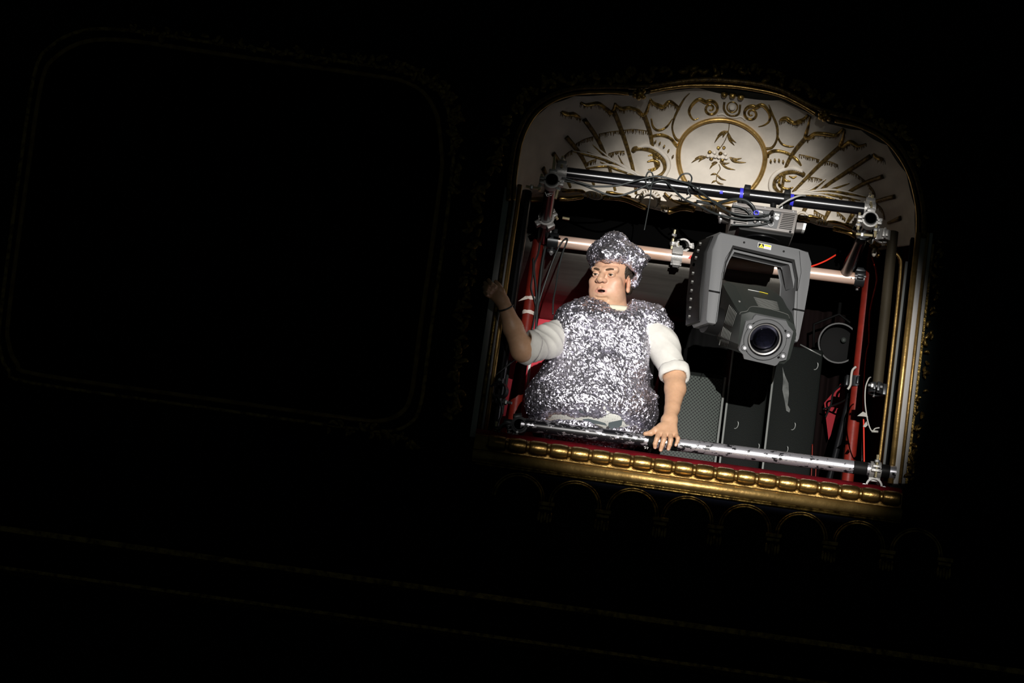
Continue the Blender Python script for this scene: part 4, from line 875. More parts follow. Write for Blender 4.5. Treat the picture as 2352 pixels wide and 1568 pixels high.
for px, py in ((1692, 469), (1757, 477), (1822, 486)): disc('screw', px, py, .003, M['steel'], base, y=YB-.005, h=.003)
disc('screw', 1815, 532, .0045, M['fix_black'], base, y=YB-.001, h=.002); disc('screw', 1687, 511, .0045, M['fix_black'], base, y=YB-.001, h=.002)
for (pl, mt) in (([(1654, 487), (1676, 491), (1675, 506), (1655, 502)], 'fix_base'), ([(1830, 510), (1851, 512), (1847, 527), (1828, 526)], 'fix_base')):
    bm = B(); prism(bm, poly(pl, YB+.03), (0, .05, 0), .002); hd = O('carry_handle', bm, M[mt], base, 30)
for pl in ([(1846, 512), (1853, 513), (1849, 528), (1843, 527)], [(1652, 486), (1657, 488), (1656, 495), (1652, 493)], [(1653, 497), (1658, 498), (1658, 504), (1654, 503)]):
    bm = B(); prism(bm, poly(pl, YB+.025), (0, .05, 0), .001); O('handle_end', bm, M['white'], base, 30)
bm = B(); prism(bm, poly([(1690, 515), (1822, 536), (1818, 545), (1700, 527)], YB+.012), (0, .17, 0), .003); O('base_tray', bm, M['fix_black'], mh, 30)
bm = B(); c = P(1752, 527, .0); lathe(bm, c, (0, 0, -1), [(0, 0), (.060, 0), (.060, .03), (.072, .034), (.072, .052), (0, .052)], 40); O('pan_bearing', bm, M['black_pipe'], mh, 35)
for px in (1714, 1806):
    bm = B(); c = on_top(px); half_ring(bm, c, axd, ZV, RP+.001, RP+.008, .024, -1.9, 1.9, 18)
    cc = c+V((0, .0, -.050)); abox(bm, cc, .024, .05, .045, .003); abox(bm, c+V((0, -.018, .022)), .024, .024, .020, .002); O('hook_clamp', bm, M['fix_black'], mh, 35)
for px, py in ((1700, 466), (1776, 474), (1812, 479)):
    bm = B(); cyl(bm, P(px, py+3, -.02), P(px, py-6, -.02), .012, 12); O('quick_lock', bm, M['fix_black'], mh, 35)
bm = B(); prism(bm, poly([(1700, 459), (1718, 461), (1720, 467), (1700, 465)], .01), (0, .02, 0)); O('omega_bracket', bm, M['white'], mh, False)
bm = B(); prism(bm, poly([(1790, 472), (1808, 473), (1811, 480), (1790, 478)], .01), (0, .02, 0)); O('omega_bracket', bm, M['white'], mh, False)
# yoke
YY = -.115; EXT = V((-.046, .125, .012))
outer = [(1650, 540), (1655, 532), (1834, 572), (1857, 578), (1865, 605), (1858, 655), (1848, 712), (1836, 778), (1832, 785), (1822, 783)]
inner = [(1824, 709), (1831, 640), (1823, 598), (1684, 566), (1667, 602), (1661, 625), (1655, 673), (1648, 738)]
rest = [(1644, 744), (1626, 741), (1622, 734), (1628, 667), (1636, 574)]
bm = B(); prism(bm, poly(outer+inner+rest, YY), EXT, .005); yoke = O('yoke', bm, M['fix'], mh, 30)
# inner recessed step and dark inner liner
inn2 = [(1822, 660), (1815, 612), (1812, 606), (1686, 577), (1676, 596), (1669, 612), (1662, 640)]
bm = B(); ring_o = [(1826, 665), (1829.5, 640), (1822, 600), (1685, 568), (1669, 602), (1663, 625), (1658, 645)]
prism(bm, poly(ring_o+inn2[0:7][::-1], YY+.02), EXT*.5, .002); O('inner_step', bm, M['fix'], yoke, 30)
bm = B(); prism(bm, poly([(1832, 668), (1833.5, 640), (1825, 596), (1683, 563), (1666, 601), (1659, 640)]+[(1662, 641), (1669, 604), (1685.5, 569.5), (1821, 601.5), (1828.5, 640), (1827, 668)], YY-.0015), V((0, .004, 0))); O('dark_liner', bm, M['fix_black'], yoke, 30)
bm = B(); prism(bm, [p+EXT*.35 for p in poly([(1652, 536), (1635, 575), (1627, 667), (1621, 735), (1616, 732), (1619, 668), (1628, 575), (1646, 537)], YY)], EXT*.9, .004); sidep = O('side_cover', bm, M['fix_black'], yoke, 30)
for i in range(11):
    a, b = ((1637, 552), (1622, 600)) if i < 4 else ((1622, 600), (1612, 720))
    t = i/3 if i < 4 else (i-4)/6; p = P(a[0]*(1-t)+b[0]*t-6, a[1]*(1-t)+b[1]*t, YY)+EXT*.6
    bm = B(); abox(bm, p+V((-.004, 0, 0)), .008, .02, .006); O('vent_slot', bm, M['line'], sidep, False)
for a, b, c_, d in (((1628, 667), (1654, 672), 0, 0), ((1821, 709), (1848, 714), 0, 0)):
    bm = B(); n_ = V((0, -1, 0)); tube(bm, [P(*a, YY-.001), P(*b, YY-.001)], .0035, 6); O('cover_seam', bm, M['fix_black'], yoke, True)
for pts in ([(1684, 566), (1667, 592), (1658, 630), (1644, 740)], [(1836, 576), (1840, 625), (1832, 668), (1827, 782)], ):
    bm = B(); tube(bm, [P(*p, YY-.0003) for p in pts], .0009, 5); O('cover_seam', bm, M['fix_black'], yoke, True)
disc('screw', 1709, 557, .0042, M['fix_black'], yoke, y=YY+.001, h=.003); disc('screw', 1800, 577.5, .0042, M['fix_black'], yoke, y=YY+.001, h=.003)
# warning sticker
bm = B(); prism(bm, poly([(1741.5, 557), (1772, 563.5), (1770.5, 574), (1740.5, 567.5)], YY-.0012), (0, .001, 0)); st = O('warning_sticker', bm, M['white'], yoke, False)
bm = B(); prism(bm, poly([(1742.3, 558.2), (1755, 561), (1754, 570), (1741.6, 567.2)], YY-.0022), (0, .001, 0)); O('black_square', bm, M['fix_black'], st, False)
bm = B(); prism(bm, poly([(1749.3, 559.7), (1754.2, 570), (1742.8, 567.4)], YY-.0032), (0, .001, 0)); O('warning_triangle', bm, M['yellow'], st, False)
bm = B(); prism(bm, poly([(1748.6, 564.0), (1749.9, 564.3), (1749.8, 567), (1748.4, 566.7)], YY-.0042), (0, .001, 0)); O('warning_mark', bm, M['fix_black'], st, False)
bm = B(); prism(bm, poly([(1756, 561), (1771, 564.2), (1770.5, 568), (1755.6, 564.8)], YY-.0022), (0, .001, 0)); O('yellow_field', bm, M['yellow'], st, False)
bm = B(); prism(bm, poly([(1757.5, 565.8), (1768.8, 568.2), (1768.2, 572.6), (1757, 570.2)], YY-.0022), (0, .001, 0)); O('print_field', bm, M['lilac'], st, False)
# lamp head: lofted rings behind a front bezel plate
NB = V((.16, -.80, -.58)).normalized(); CB = P(1757, 783, -.16)
def BZ(px, py, back=0.0): return PLN(px, py, CB-NB*back, NB)
def loft(rings, mat, name, parent, smooth=25):
    bm = B(); R_ = [[bm.verts.new(p) for p in r] for r in rings]
    n = len(R_[0])
    for i in range(len(R_)-1):
        for k in range(n): bm.faces.new((R_[i][k], R_[i][(k+1) % n], R_[i+1][(k+1) % n], R_[i+1][k]))
    bm.faces.new(R_[-1][::-1])
    return O(name, bm, mat, parent, smooth)
front = [(1703, 722), (1722, 716), (1806, 733), (1824, 745), (1829, 770), (1814, 824), (1800, 836), (1722, 822), (1700, 806), (1695, 790)]
mid_ = [(1694, 712), (1712, 704), (1800, 719), (1822, 730), (1829, 765), (1815, 818), (1800, 832), (1716, 816), (1690, 802), (1682, 785)]
midb = [(1668, 668), (1690, 658), (1786, 676), (1812, 698), (1823, 745), (1808, 790), (1780, 812), (1676, 800), (1654, 794), (1644, 770)]
back = [(1660, 652), (1672, 646), (1764, 660), (1792, 678), (1800, 720), (1790, 770), (1770, 790), (1672, 780), (1652, 770), (1648, 740)]
head = loft([[BZ(a, b, .012) for a, b in front], [BZ(a, b, .055) for a, b in mid_], [BZ(a, b, .24) for a, b in midb], [BZ(a, b, .30) for a, b in back]], M['fix_dark'], 'lamp_head', mh)
bz = [(1713, 738), (1728, 734), (1732, 727), (1737, 723), (1806, 737), (1811, 748), (1822, 761), (1806, 826), (1790, 830), (1785, 837), (1780, 840), (1709, 824), (1707, 814), (1697, 804)]
cl = BZ(1757, 780, -.006); RL = .0665
_u = NB.orthogonal().normalized(); _v = NB.cross(_u)
def plate(outline, hole_, ext):
    bm = B(); edges = []
    for loop in (outline, hole_):
        vs = [bm.verts.new(p) for p in loop]; edges += [bm.edges.new((vs[i], vs[(i+1) % len(vs)])) for i in range(len(vs))]
    r = bmesh.ops.triangle_fill(bm, use_beauty=True, use_dissolve=False, edges=edges, normal=NB)
    e = bmesh.ops.extrude_face_region(bm, geom=[g for g in r['geom'] if isinstance(g, bmesh.types.BMFace)])
    bmesh.ops.translate(bm, verts=[v for v in e['geom'] if isinstance(v, bmesh.types.BMVert)], vec=ext)
    return bm
circ = [cl+(_u*math.cos(2*math.pi*k/48)+_v*math.sin(2*math.pi*k/48))*RL for k in range(48)]
bez = O('front_bezel', plate([BZ(a, b, -.006) for a, b in bz], circ, NB*-.024), M['fix'], head, 20)
bm = B(); lathe(bm, cl-NB*.001, NB, [(RL, 0), (RL+.0015, .004), (RL+.013, .0045), (RL+.0135, 0)], 48, closed=True); O('lens_rim', bm, M['fix'], bez, 35)
bm = B(); lathe(bm, cl+NB*.0006, NB, [(RL+.0150, -.001), (RL+.0150, .0006), (RL+.0163, .0006), (RL+.0163, -.001)], 48, closed=True); O('groove', bm, M['fix_black'], bez, 35)
bm = B(); lathe(bm, cl+NB*.003, NB*-1, [(RL, 0), (RL-.004, .012), (RL-.007, .03), (RL-.012, .034), (RL-.012, .06), (0, .06)], 48); O('lens_barrel', bm, M['black_pipe'], head, 35)
bm = B(); lathe(bm, cl-NB*.010, NB, [(RL-.0095, 0), (RL-.0095, .003), (RL-.0045, .006), (RL-.0040, .0)], 48, closed=True); O('retaining_ring', bm, M['alu'], head, 35)
bm = B(); lathe(bm, cl-NB*.030, NB, [(0, 0), (RL-.013, .0), (RL-.013, .004), (RL*.72, .013), (RL*.5, .0185), (RL*.25, .0215), (0, .0225)], 48); O('lens', bm, M['glass'], head, True)
O('front_panel', plate([BZ(a, b, .0125) for a, b in front], circ, NB*-.003), M['fix_dark'], head, 20)
bxr = PLN(1806, 790, CB, NB)-cl
for (px, py, hx, hy) in ((1723, 750, 9, -6), (1810, 769, -6, -9.5), (1710, 798, 6.5, 7.5), (1798, 816.5, -10, 4)):
    c = BZ(px, py, -.007)
    bm = B(); cyl(bm, c, c+NB*.0012, .0135, 20); O('corner_boss', bm, M['fix_black'], bez, 35)
    bm = B(); cyl(bm, c, c+NB*.002, .0125, 20); O('corner_boss', bm, M['fix'], bez, 35)
    bm = B(); cyl(bm, c, c+NB*.007, .0062, 14); O('bezel_screw', bm, M['screw'], bez, 35)
    c = BZ(px+hx, py+hy, -.0068); bm = B(); cyl(bm, c, c+NB*.001, .0045, 14); O('screw_hole', bm, M['fix_black'], bez, 35)
def HS(px, py, ring):  # point just proud of the head's outer faces: plane offset by ring fraction
    return BZ(px, py, ring)
dn = -FWD*.0
def raise_to_cam(p, d=.002): return p+(CAM-p).normalized()*d
# ribs on the left and top faces sit on the lofted faces: intersect with the mesh
dg = bpy.context.evaluated_depsgraph_get()
from mathutils.bvhtree import BVHTree
_bm = bmesh.new(); _bm.from_mesh(head.data); hb = BVHTree.FromBMesh(_bm)
def on_head(px, py, off=.0006):
    d = ray(px, py).normalized(); hit = hb.ray_cast(CAM, d)
    return hit[0]+hit[1]*off if hit[0] is not None and hit[1].dot(d) < 0 else (hit[0]-hit[1]*off if hit[0] is not None else BZ(px, py, .1))
def fin_set(A0, A1, B0, B1, n):
    for i in range(n):
        t = i/(n-1); a = (A0[0]*(1-t)+B0[0]*t, A0[1]*(1-t)+B0[1]*t); b = (A1[0]*(1-t)+B1[0]*t, A1[1]*(1-t)+B1[1]*t)
        bm = B(); tube(bm, [on_head(a[0]*(1-s)+b[0]*s, a[1]*(1-s)+b[1]*s) for s in np.linspace(0, 1, 5)], .0012, 5); O('cooling_fin', bm, M['line'], head, True)
fin_set((1676, 700), (1664, 742), (1692, 718), (1681, 752), 7)
fin_set((1662, 750), (1652, 792), (1679, 763), (1671, 796), 7)
fin_set((1731, 683), (1785, 694), (1741, 702), (1790, 712), 8)
bm = B(); tube(bm, [on_head(a, b) for a, b in catmull([(1699, 722), (1702, 717), (1716, 714), (1722, 706), (1735, 704), (1770, 710), (1806, 721), (1812, 728), (1813, 740)], 4)], .0009, 5); O('head_seam', bm, M['line'], head, True)
bm = B(); tube(bm, [on_head(1718, 665), on_head(1731, 667.5), on_head(1744, 670)], .0011, 5); O('model_strip', bm, M['white'], head, True)
bm = B(); tube(bm, [on_head(1744, 670), on_head(1754, 672), on_head(1764, 675)], .0011, 5); O('model_strip', bm, M['yellow'], head, True)
bm = B(); ellips(bm, on_head(1699, 693, .001), (.006, .003, .0035), Matrix.Rotation(.6, 3, 'Y')); O('catch', bm, M['line'], head, True)
for sx, (px, py) in ((-1, (1640, 726)), (1, (1833, 757))):
    c = P(px, py, YY)+EXT*.5; bm = B(); ax_ = V((1, .37, 0)).normalized()
    if sx < 0: cyl(bm, c-ax_*.005, c+ax_*.05, .055, 28)
    else: cyl(bm, c-ax_*.03, c+ax_*.004, .05, 28)
    O('tilt_bearing', bm, M['fix_black'], mh, 35)

# ================================================================ CASES AND GEAR AT THE BACK
def flight_case(label, x0, x1, y, ztop, hooks, trims):
    c = V(((x0+x1)/2, y, FLOOR_Z)); t = thing('flight_case', label, 'flight case', c, 'black flight cases at the back of the box')
    bm = B(); abox(bm, ((x0+x1)/2, y+.2, (FLOOR_Z+ztop)/2), x1-x0, .40, ztop-FLOOR_Z, .012); O('body', bm, M['case'], t, 30)
    for px, side in trims:
        bm = B(); x = x0+.006 if side == 'l' else x1-.006; abox(bm, (x, y-.003, (FLOOR_Z+ztop)/2-.01), .009, .008, ztop-FLOOR_Z-.05, .002); O('edge_trim', bm, M['grille_bar'], t, 30)
    for (px, py, fl) in hooks:
        c = P(px, py, y-.004); bm = B(); q = [c+V((.011*math.cos(a)*fl, -.006*math.sin(a+.5)-.004, .016*math.sin(a))) for a in np.linspace(-1.9, .9, 10)]
        tube(bm, q, .0023, 6); O('pull_ring', bm, M['grille_bar'], t, True)
    return t
yC = .72
flight_case('narrow black flight case between the grille and the tall case', P(1662, 958, yC).x, P(1757, 958, yC).x, yC, P(1740, 770, yC).z, [(1689, 975, 1), (1737, 1026, 1)], [(0, 'l')])
fc = flight_case('tall black flight case with a pale smear below the lamp head', P(1768, 900, yC).x, P(1882, 900, yC).x, yC, P(1850, 797, yC).z, [(1820, 978, 1), (1872, 840, 1), (1803, 1032, 1)], [(0, 'l')])
bm = B(); sm_ = [(1797, 842), (1803, 862), (1811, 880), (1812, 905), (1809, 930), (1815, 940), (1813, 947), (1806, 943), (1802, 920), (1797, 895), (1799, 870)]
prism(bm, [P(a, b, yC-.0025) for a, b in sm_], (0, .002, 0)); O('smear', bm, material('pale_dust_smear', (.10, .105, .10), .8, 0, color2=(.035, .038, .036), c2=(.35, .6), vscale=18), fc, False)
bm = B(); tube(bm, [P(1838, 791, yC), P(1886, 816, yC)], .003, 6); O('lid_edge', bm, M['grille_bar'], fc, True)
x0, x1 = P(1500, 980, .62).x, P(1655, 980, .62).x; zt_ = P(1600, 850, .62).z
sp_ = thing('loudspeaker', 'dark loudspeaker with perforated grille behind the right forearm', 'loudspeaker', ((x0+x1)/2, .62, FLOOR_Z))
bm = B(); abox(bm, ((x0+x1)/2, .80, (FLOOR_Z+zt_)/2), x1-x0, .32, zt_-FLOOR_Z, .008); O('cabinet', bm, M['case'], sp_, 30)
bm = B(); abox(bm, ((x0+x1)/2, .635, (FLOOR_Z+zt_)/2+.01), x1-x0-.02, .012, zt_-FLOOR_Z-.06, .004); O('grille', bm, M['grille'], sp_, 30)
bm = B(); abox(bm, (x1-.004, .632, (FLOOR_Z+zt_)/2), .010, .012, zt_-FLOOR_Z-.02, .002); O('edge_trim', bm, M['grille_bar'], sp_, 30)
# round lantern
c = P(1926, 788, .9); ln_ = thing('round_lantern', 'dark round lantern hanging behind the right red post', 'lamp', c)
ax_ = V((-.1, -1, -.25)).normalized(); M['lantern'] = material('soot_black_paint', (.0025, .0025, .0025), .6, spec=.05)
bm = B(); lathe(bm, c-ax_*.22, ax_, [(0, 0), (.05, .0), (.078, .06), (.082, .22), (.078, .222), (.074, .16), (0, .15)], 36); O('housing', bm, M['lantern'], ln_, 35)
bm = B(); pipe(bm, c+ax_*.0, c+ax_*.008, .0845, .006, 36); O('front_ring', bm, material('worn_black_rim', (.012, .013, .013), .4, spec=.12), ln_, 35)
bm = B(); ellips(bm, c-ax_*.04+V((.02, 0, .02)), (.012, .01, .012)); O('lamp_bulb', bm, M['fix_dark'], ln_, True)
bm = B(); tube(bm, [c+V((-.09, .1, 0)), c+V((-.10, .1, .1)), c+V((0, .1, .16)), c+V((.10, .1, .1)), c+V((.09, .1, 0))], .006, 6); tube(bm, [c+V((0, .1, .16)), c+V((0, .1, .62))], .008, 6); O('hanging_bracket', bm, M['lantern'], ln_, True)
# leaning stand legs
def stand(label, pts, y, r, mat):
    a = P(*pts[0], y); t = thing('stand_leg', label, 'stand', a); bm = B(); cyl(bm, a, P(*pts[1], y), r, 14); O('tube', bm, M[mat], t, 40)
    bm = B(); d = (P(*pts[1], y)-a).normalized(); cyl(bm, P(*pts[1], y), P(*pts[1], y)+d*.03, r*1.3, 14); O('foot_cap', bm, M['fix_black'], t, 40)
stand('black shiny stand leg leaning beside the right red post', ((1953, 905), (1905, 1100)), .78, .013, 'black_pipe')
stand('dull metal stand leg seen below the silver tube at the right', ((1935, 1000), (1895, 1120)), .86, .009, 'grille_bar')
for px, lab in ((1866, 'left red stripe cable at the foot of the tall case'), (1876, 'right red stripe cable at the foot of the tall case')):
    cable(lab, [(px, 1020+(px-1866)*4), (px-1, 1060), (px-3, 1100)], .70, .0022, 'red_paint', group='red cables')
drape('black curtain behind the lamp and the right shoulder', 1500, 1815, 748, 1.27, FLOOR_Z+.02, material('black_serge', (.004, .004, .004), .95, spec=.02), 11, .018) if False else None
# black drapes over the rear right, red patch for the lit side wall
def drape(label, px0, px1, pyt, y, zb, mat, folds, amp):
    x0 = P(px0, 800, y).x; x1 = P(px1, 800, y).x; zt2 = P((px0+px1)/2, pyt, y).z
    nx, nz = 90, 14; vs = []; fs = []
    for i in range(nx+1):
        for j in range(nz+1):
            s = j/nz; x = x0+(x1-x0)*i/nx
            vs.append((x, y+amp*math.sin(i/nx*folds*2*math.pi)*(.4+.6*s)+amp*.4*math.sin(i/nx*folds*4.7+s*2), zt2+(zb-zt2)*s))
    for i in range(nx):
        for j in range(nz): a = i*(nz+1)+j; fs.append((a, a+nz+1, a+nz+2, a+1))
    o = OM('curtain', vs, fs, mat, None, True); m_ = o.modifiers.new('thick', 'SOLIDIFY'); m_.thickness = .004; tag(o, label, 'curtain', 'black curtains at the back of the box'); return o
drape('black curtain hanging behind the lamp and the right shoulder', 1455, 1842, 752, 1.27, FLOOR_Z+.02, material('black_serge', (.004, .004, .004), .95, spec=.02), 13, .018)  # added curtain, put in so the lit red wall reads black here
drape('black curtain hanging across the rear right of the box', 1796, 2040, 500, 1.22, FLOOR_Z+.02, material('black_cloth', (.005, .003, .003), .95, spec=.02), 9, .02)
bm = B(); pl = [(1893, 925), (1942, 868), (1940, 950), (1926, 960), (1903, 1010)]  # lit triangle of the red side wall, built as a coloured patch
prism(bm, [P(a, b, 1.12) for a, b in pl], (0, .004, 0)); tag(O('red_banner', bm, M['banner'], None, False), 'torn red cloth patch behind the right red post', 'cloth')
# small rigging seen through the yoke
b_a, b_b = P(1688, 600, .95), P(1775, 618, .95)
coupler('dark clamp with coiled cable seen through the lamp yoke', P(1766, 640, .95), XV, ZV*-1, mat='alu_dark', bolt='steel')
for k in range(4): cable('coiled black cable seen through the lamp yoke, ring %s from top' % ('first', 'second', 'third', 'fourth')[k], [(1750, 655+k*7), (1765, 662+k*7), (1785, 660+k*7), (1792, 650+k*7)], .97, .004)
# red door leaf strip at the lower left behind the frame
bm = B(); prism(bm, [P(a, b, .30) for a, b in [(1176, 826), (1187, 822), (1161, 955), (1150, 955)]], (0, .01, 0)); tag(O('red_board', bm, M['red_wall'], None, False), 'narrow red board standing at the lower left corner', 'board')
bm = B(); prism(bm, [P(a, b, .26) for a, b in [(1132, 858), (1174, 824), (1156, 952), (1124, 955)]], (0, .01, 0)); tag(O('grey_board', bm, material('dull_green_grey_board', (.035, .045, .042), .7), None, False), 'dull grey board beside the narrow red board', 'board')
# ================================================================ PERSON
def smin(a, b, k):
    if k <= 0: return np.minimum(a, b)
    h = np.clip(.5+.5*(b-a)/k, 0, 1); return b*(1-h)+a*h-k*h*(1-h)
class Grid:
    def __init__(s, xs, ys, zs):
        s.ax = [np.asarray(a, np.float32) for a in (xs, ys, zs)]; s.D = np.full([len(a) for a in s.ax], .05, np.float32)
    def sub(s, lo, hi):
        ix = [slice(max(0, np.searchsorted(a, l)-1), np.searchsorted(a, h)+1) for a, l, h in zip(s.ax, lo, hi)]
        X = s.ax[0][ix[0]][:, None, None]; Y = s.ax[1][ix[1]][None, :, None]; Z = s.ax[2][ix[2]][None, None, :]
        return tuple(ix), X, Y, Z
    def op(s, f, lo, hi, k=0.0, mode='u', pad=.03):
        ix, X, Y, Z = s.sub(np.asarray(lo)-pad, np.asarray(hi)+pad)
        if 0 in s.D[ix].shape: return
        d = f(X, Y, Z).astype(np.float32)
        if mode == 'u': s.D[ix] = smin(s.D[ix], d, k)
        elif mode == 's': s.D[ix] = -smin(-s.D[ix], d, k)
        elif mode == 'i': s.D[ix] = -smin(-s.D[ix], -d, k)
    def cone(s, a, b, ra, rb, k=.01, mode='u'):
        a = np.asarray(a, float); b = np.asarray(b, float); ab = b-a; L2 = max(1e-9, (ab*ab).sum())
        def f(X, Y, Z):
            t = np.clip(((X-a[0])*ab[0]+(Y-a[1])*ab[1]+(Z-a[2])*ab[2])/L2, 0, 1)
            return np.sqrt((X-a[0]-t*ab[0])**2+(Y-a[1]-t*ab[1])**2+(Z-a[2]-t*ab[2])**2)-(ra+(rb-ra)*t)
        m = max(ra, rb); s.op(f, np.minimum(a, b)-m, np.maximum(a, b)+m, k, mode)
    def chain(s, pts, rs, k=.004):
        for i in range(len(pts)-1): s.cone(pts[i], pts[i+1], rs[i], rs[i+1], k)
    def ell(s, c, r, R=None, k=.01, mode='u'):
        c = np.asarray(c, float); R = np.eye(3) if R is None else R
        def f(X, Y, Z):
            dx, dy, dz = X-c[0], Y-c[1], Z-c[2]
            l = [R[0, i]*dx+R[1, i]*dy+R[2, i]*dz for i in range(3)]
            k0 = np.sqrt(sum((l[i]/r[i])**2 for i in range(3))); k1 = np.sqrt(sum((l[i]/r[i]**2)**2 for i in range(3)))
            return k0*(k0-1)/np.maximum(k1, 1e-6)
        m = max(r); s.op(f, c-m, c+m, k, mode)
    def mesh(s):
        D = s.D; I = D < 0; n = D.shape
        cnt = np.zeros([x-1 for x in n], np.uint8)
        sl = lambda o: tuple(slice(o[i], n[i]-1+o[i]) for i in range(3))
        for o in np.ndindex(2, 2, 2): cnt += I[sl(o)]
        act = np.argwhere((cnt > 0) & (cnt < 8)); idx = np.full(cnt.shape, -1, np.int32); idx[tuple(act.T)] = np.arange(len(act))
        acc = np.zeros((len(act), 3)); num = np.zeros(len(act))
        A = s.ax
        for axis in range(3):
            for o in np.ndindex(2, 2):
                off = [0, 0, 0]; j = 0
                for q in range(3):
                    if q != axis: off[q] = o[j]; j += 1
                p0 = act+off; p1 = p0.copy(); p1[:, axis] += 1
                d0 = D[tuple(p0.T)]; d1 = D[tuple(p1.T)]; mk = (d0 < 0) != (d1 < 0)
                t = np.where(mk, d0/np.where(mk, d0-d1, 1), 0)
                for q in range(3):
                    c0 = A[q][p0[:, q]]; c1 = A[q][p1[:, q]]; acc[mk, q] += (c0+(c1-c0)*t)[mk]
                num[mk] += 1
        V_ = acc/num[:, None]; F = []
        for axis in range(3):
            a1, a2 = [(1, 2), (2, 0), (0, 1)][axis]
            s0 = [slice(None)]*3; s1 = [slice(None)]*3; s0[axis] = slice(0, n[axis]-1); s1[axis] = slice(1, n[axis])
            ch = np.argwhere(I[tuple(s0)] != I[tuple(s1)])
            ok = (ch[:, a1] > 0) & (ch[:, a2] > 0) & (ch[:, a1] < n[a1]-1) & (ch[:, a2] < n[a2]-1); ch = ch[ok]
            fl = I[tuple(ch.T)]
            q = []
            for (u_, v_) in ((-1, -1), (0, -1), (0, 0), (-1, 0)):
                c = ch.copy(); c[:, a1] += u_; c[:, a2] += v_; q.append(idx[tuple(c.T)])
            f = np.stack(q, 1); f[~fl] = f[~fl][:, ::-1]; F.append(f)
        return V_, np.concatenate(F)
def U3(lo, hi, h): return [np.arange(l, u+h, h) for l, u in zip(lo, hi)]
# --- head frame
YAW, TILT, NOD = math.radians(24), math.radians(2.5), math.radians(5)
Rp = (RGT*math.cos(TILT)-UPV*math.sin(TILT)); Up = (RGT*math.sin(TILT)+UPV*math.cos(TILT))
Bh = np.array([Rp, FWD, Up]).T  # columns: right, away, up in world
rz = np.array([[math.cos(-YAW), -math.sin(-YAW), 0], [math.sin(-YAW), math.cos(-YAW), 0], [0, 0, 1]])
rx = np.array([[1, 0, 0], [0, math.cos(-NOD), -math.sin(-NOD)], [0, math.sin(-NOD), math.cos(-NOD)]])
RH = Bh @ rz @ rx
EYEMID = np.array([0, -.085, .013]); H0 = Q(1386, 630, .10)-RH @ EYEMID
def Hd(*l): return H0+RH @ np.asarray(l, float)
person = thing('person', 'man in crumpled foil vest and foil hat leaning on the silver tube', 'person', (Q(1350, 900, .22)[0], .22, FLOOR_Z))
# --- grid with finer spacing round the head
def spaced(lo, hi, f0, f1, hf, hc): return np.concatenate([np.arange(lo, f0, hc), np.arange(f0, f1, hf), np.arange(f1, hi+hc, hc)])
pl = Q(1105, 640, -.25); pr = Q(1590, 870, 0)
hx0, hx1 = H0[0]-.125, H0[0]+.125; hz0, hz1 = H0[2]-.16, H0[2]+.16; hy0, hy1 = H0[1]-.14, H0[1]+.14
hand = Q(1527, 1005, -.05)
zs = np.concatenate([np.arange(FLOOR_Z-.01, -.72, .014), np.arange(-.72, hand[2]-.08, .006), np.arange(hand[2]-.08, hand[2]+.07, .0021), np.arange(hand[2]+.07, hz0, .0034), np.arange(hz0, hz1, .0017)])
xs = np.concatenate([np.arange(pl[0]-.02, hx0, .0034), np.arange(hx0, hx1, .0018), np.arange(hx1, pr[0]+.04, .0023)])
ys = np.concatenate([np.arange(-.27, hy0, .0032), np.arange(hy0, hy1, .0019), np.arange(hy1, .42, .006)])
G = Grid(xs, ys, zs)
# legs, torso
PX, PYc = Q(1350, 900, .22)[0], .22
for sx in (-1, 1):
    x = PX+sx*.10
    G.cone((x, PYc, -.62), (x+sx*.02, PYc-.01, -1.0), .092, .060, .03); G.cone((x+sx*.02, PYc-.01, -1.0), (x+sx*.03, PYc+.02, -1.38), .058, .042, .02)
    G.cone((x+sx*.03, PYc+.03, -1.41), (x+sx*.05, PYc-.15, -1.425), .036, .026, .02)
G.ell((PX, PYc, -.50), (.150, .095, .16), k=.04); G.ell((PX+.01, PYc+.01, -.33), (.145, .09, .17), k=.04)
G.ell(Q(1390, 800, .21), (.145, .095, .16), k=.05)
nb = Q(1404, 728, .20); sl_, sr_ = Q(1322, 748, .18), Q(1497, 768, .18)
G.cone(nb, sl_, .055, .055, .04); G.cone(nb, sr_, .055, .055, .04)
# right arm of picture: hangs down, hand on the tube
e1 = Q(1549, 862, .10); w1 = Q(1537, 964, -.012)
G.cone(sr_, e1, .052, .042, .02); G.cone(e1, Q(1551, 893, .07), .040, .0405, .015); G.cone(Q(1551, 893, .07), Q(1544, 938, .02), .0400, .0285, .012); G.cone(Q(1544, 938, .02), w1, .0285, .0255, .01)
G.cone(Q(1530, 964, -.010), Q(1545, 963, -.010), .020, .020, .01)
mc = [Q(1513, 996, -.045), Q(1526, 997, -.049), Q(1539.5, 997.5, -.048), Q(1551, 998, -.043)]
for m_, wx in zip(mc, (1529, 1534, 1540, 1545)): G.cone(Q(wx, 970, -.016), m_, .0165, .0115, .012)
G.cone(mc[0], mc[3], .010, .010, .008); G.ell(Q(1524, 982, -.032), (.022, .014, .020), k=.012)
fing = [([mc[0], Q(1508.5, 1008, -.068), Q(1504.5, 1019, -.068), Q(1504.5, 1027, -.060)], [.0112, .0100, .0088, .0074]),
        ([mc[1], Q(1524.5, 1010, -.071), Q(1521, 1022, -.070), Q(1517.5, 1033, -.062)], [.0112, .0102, .0090, .0074]),
        ([mc[2], Q(1540.5, 1010, -.071), Q(1538.5, 1021, -.070), Q(1535, 1031, -.062)], [.0108, .0098, .0086, .0072]),
        ([mc[3], Q(1557, 1006, -.066), Q(1556, 1013, -.068), Q(1552, 1022, -.064)], [.0098, .0085, .0074, .0064])]
for p_, r_ in fing: G.chain(p_, r_, .0025)
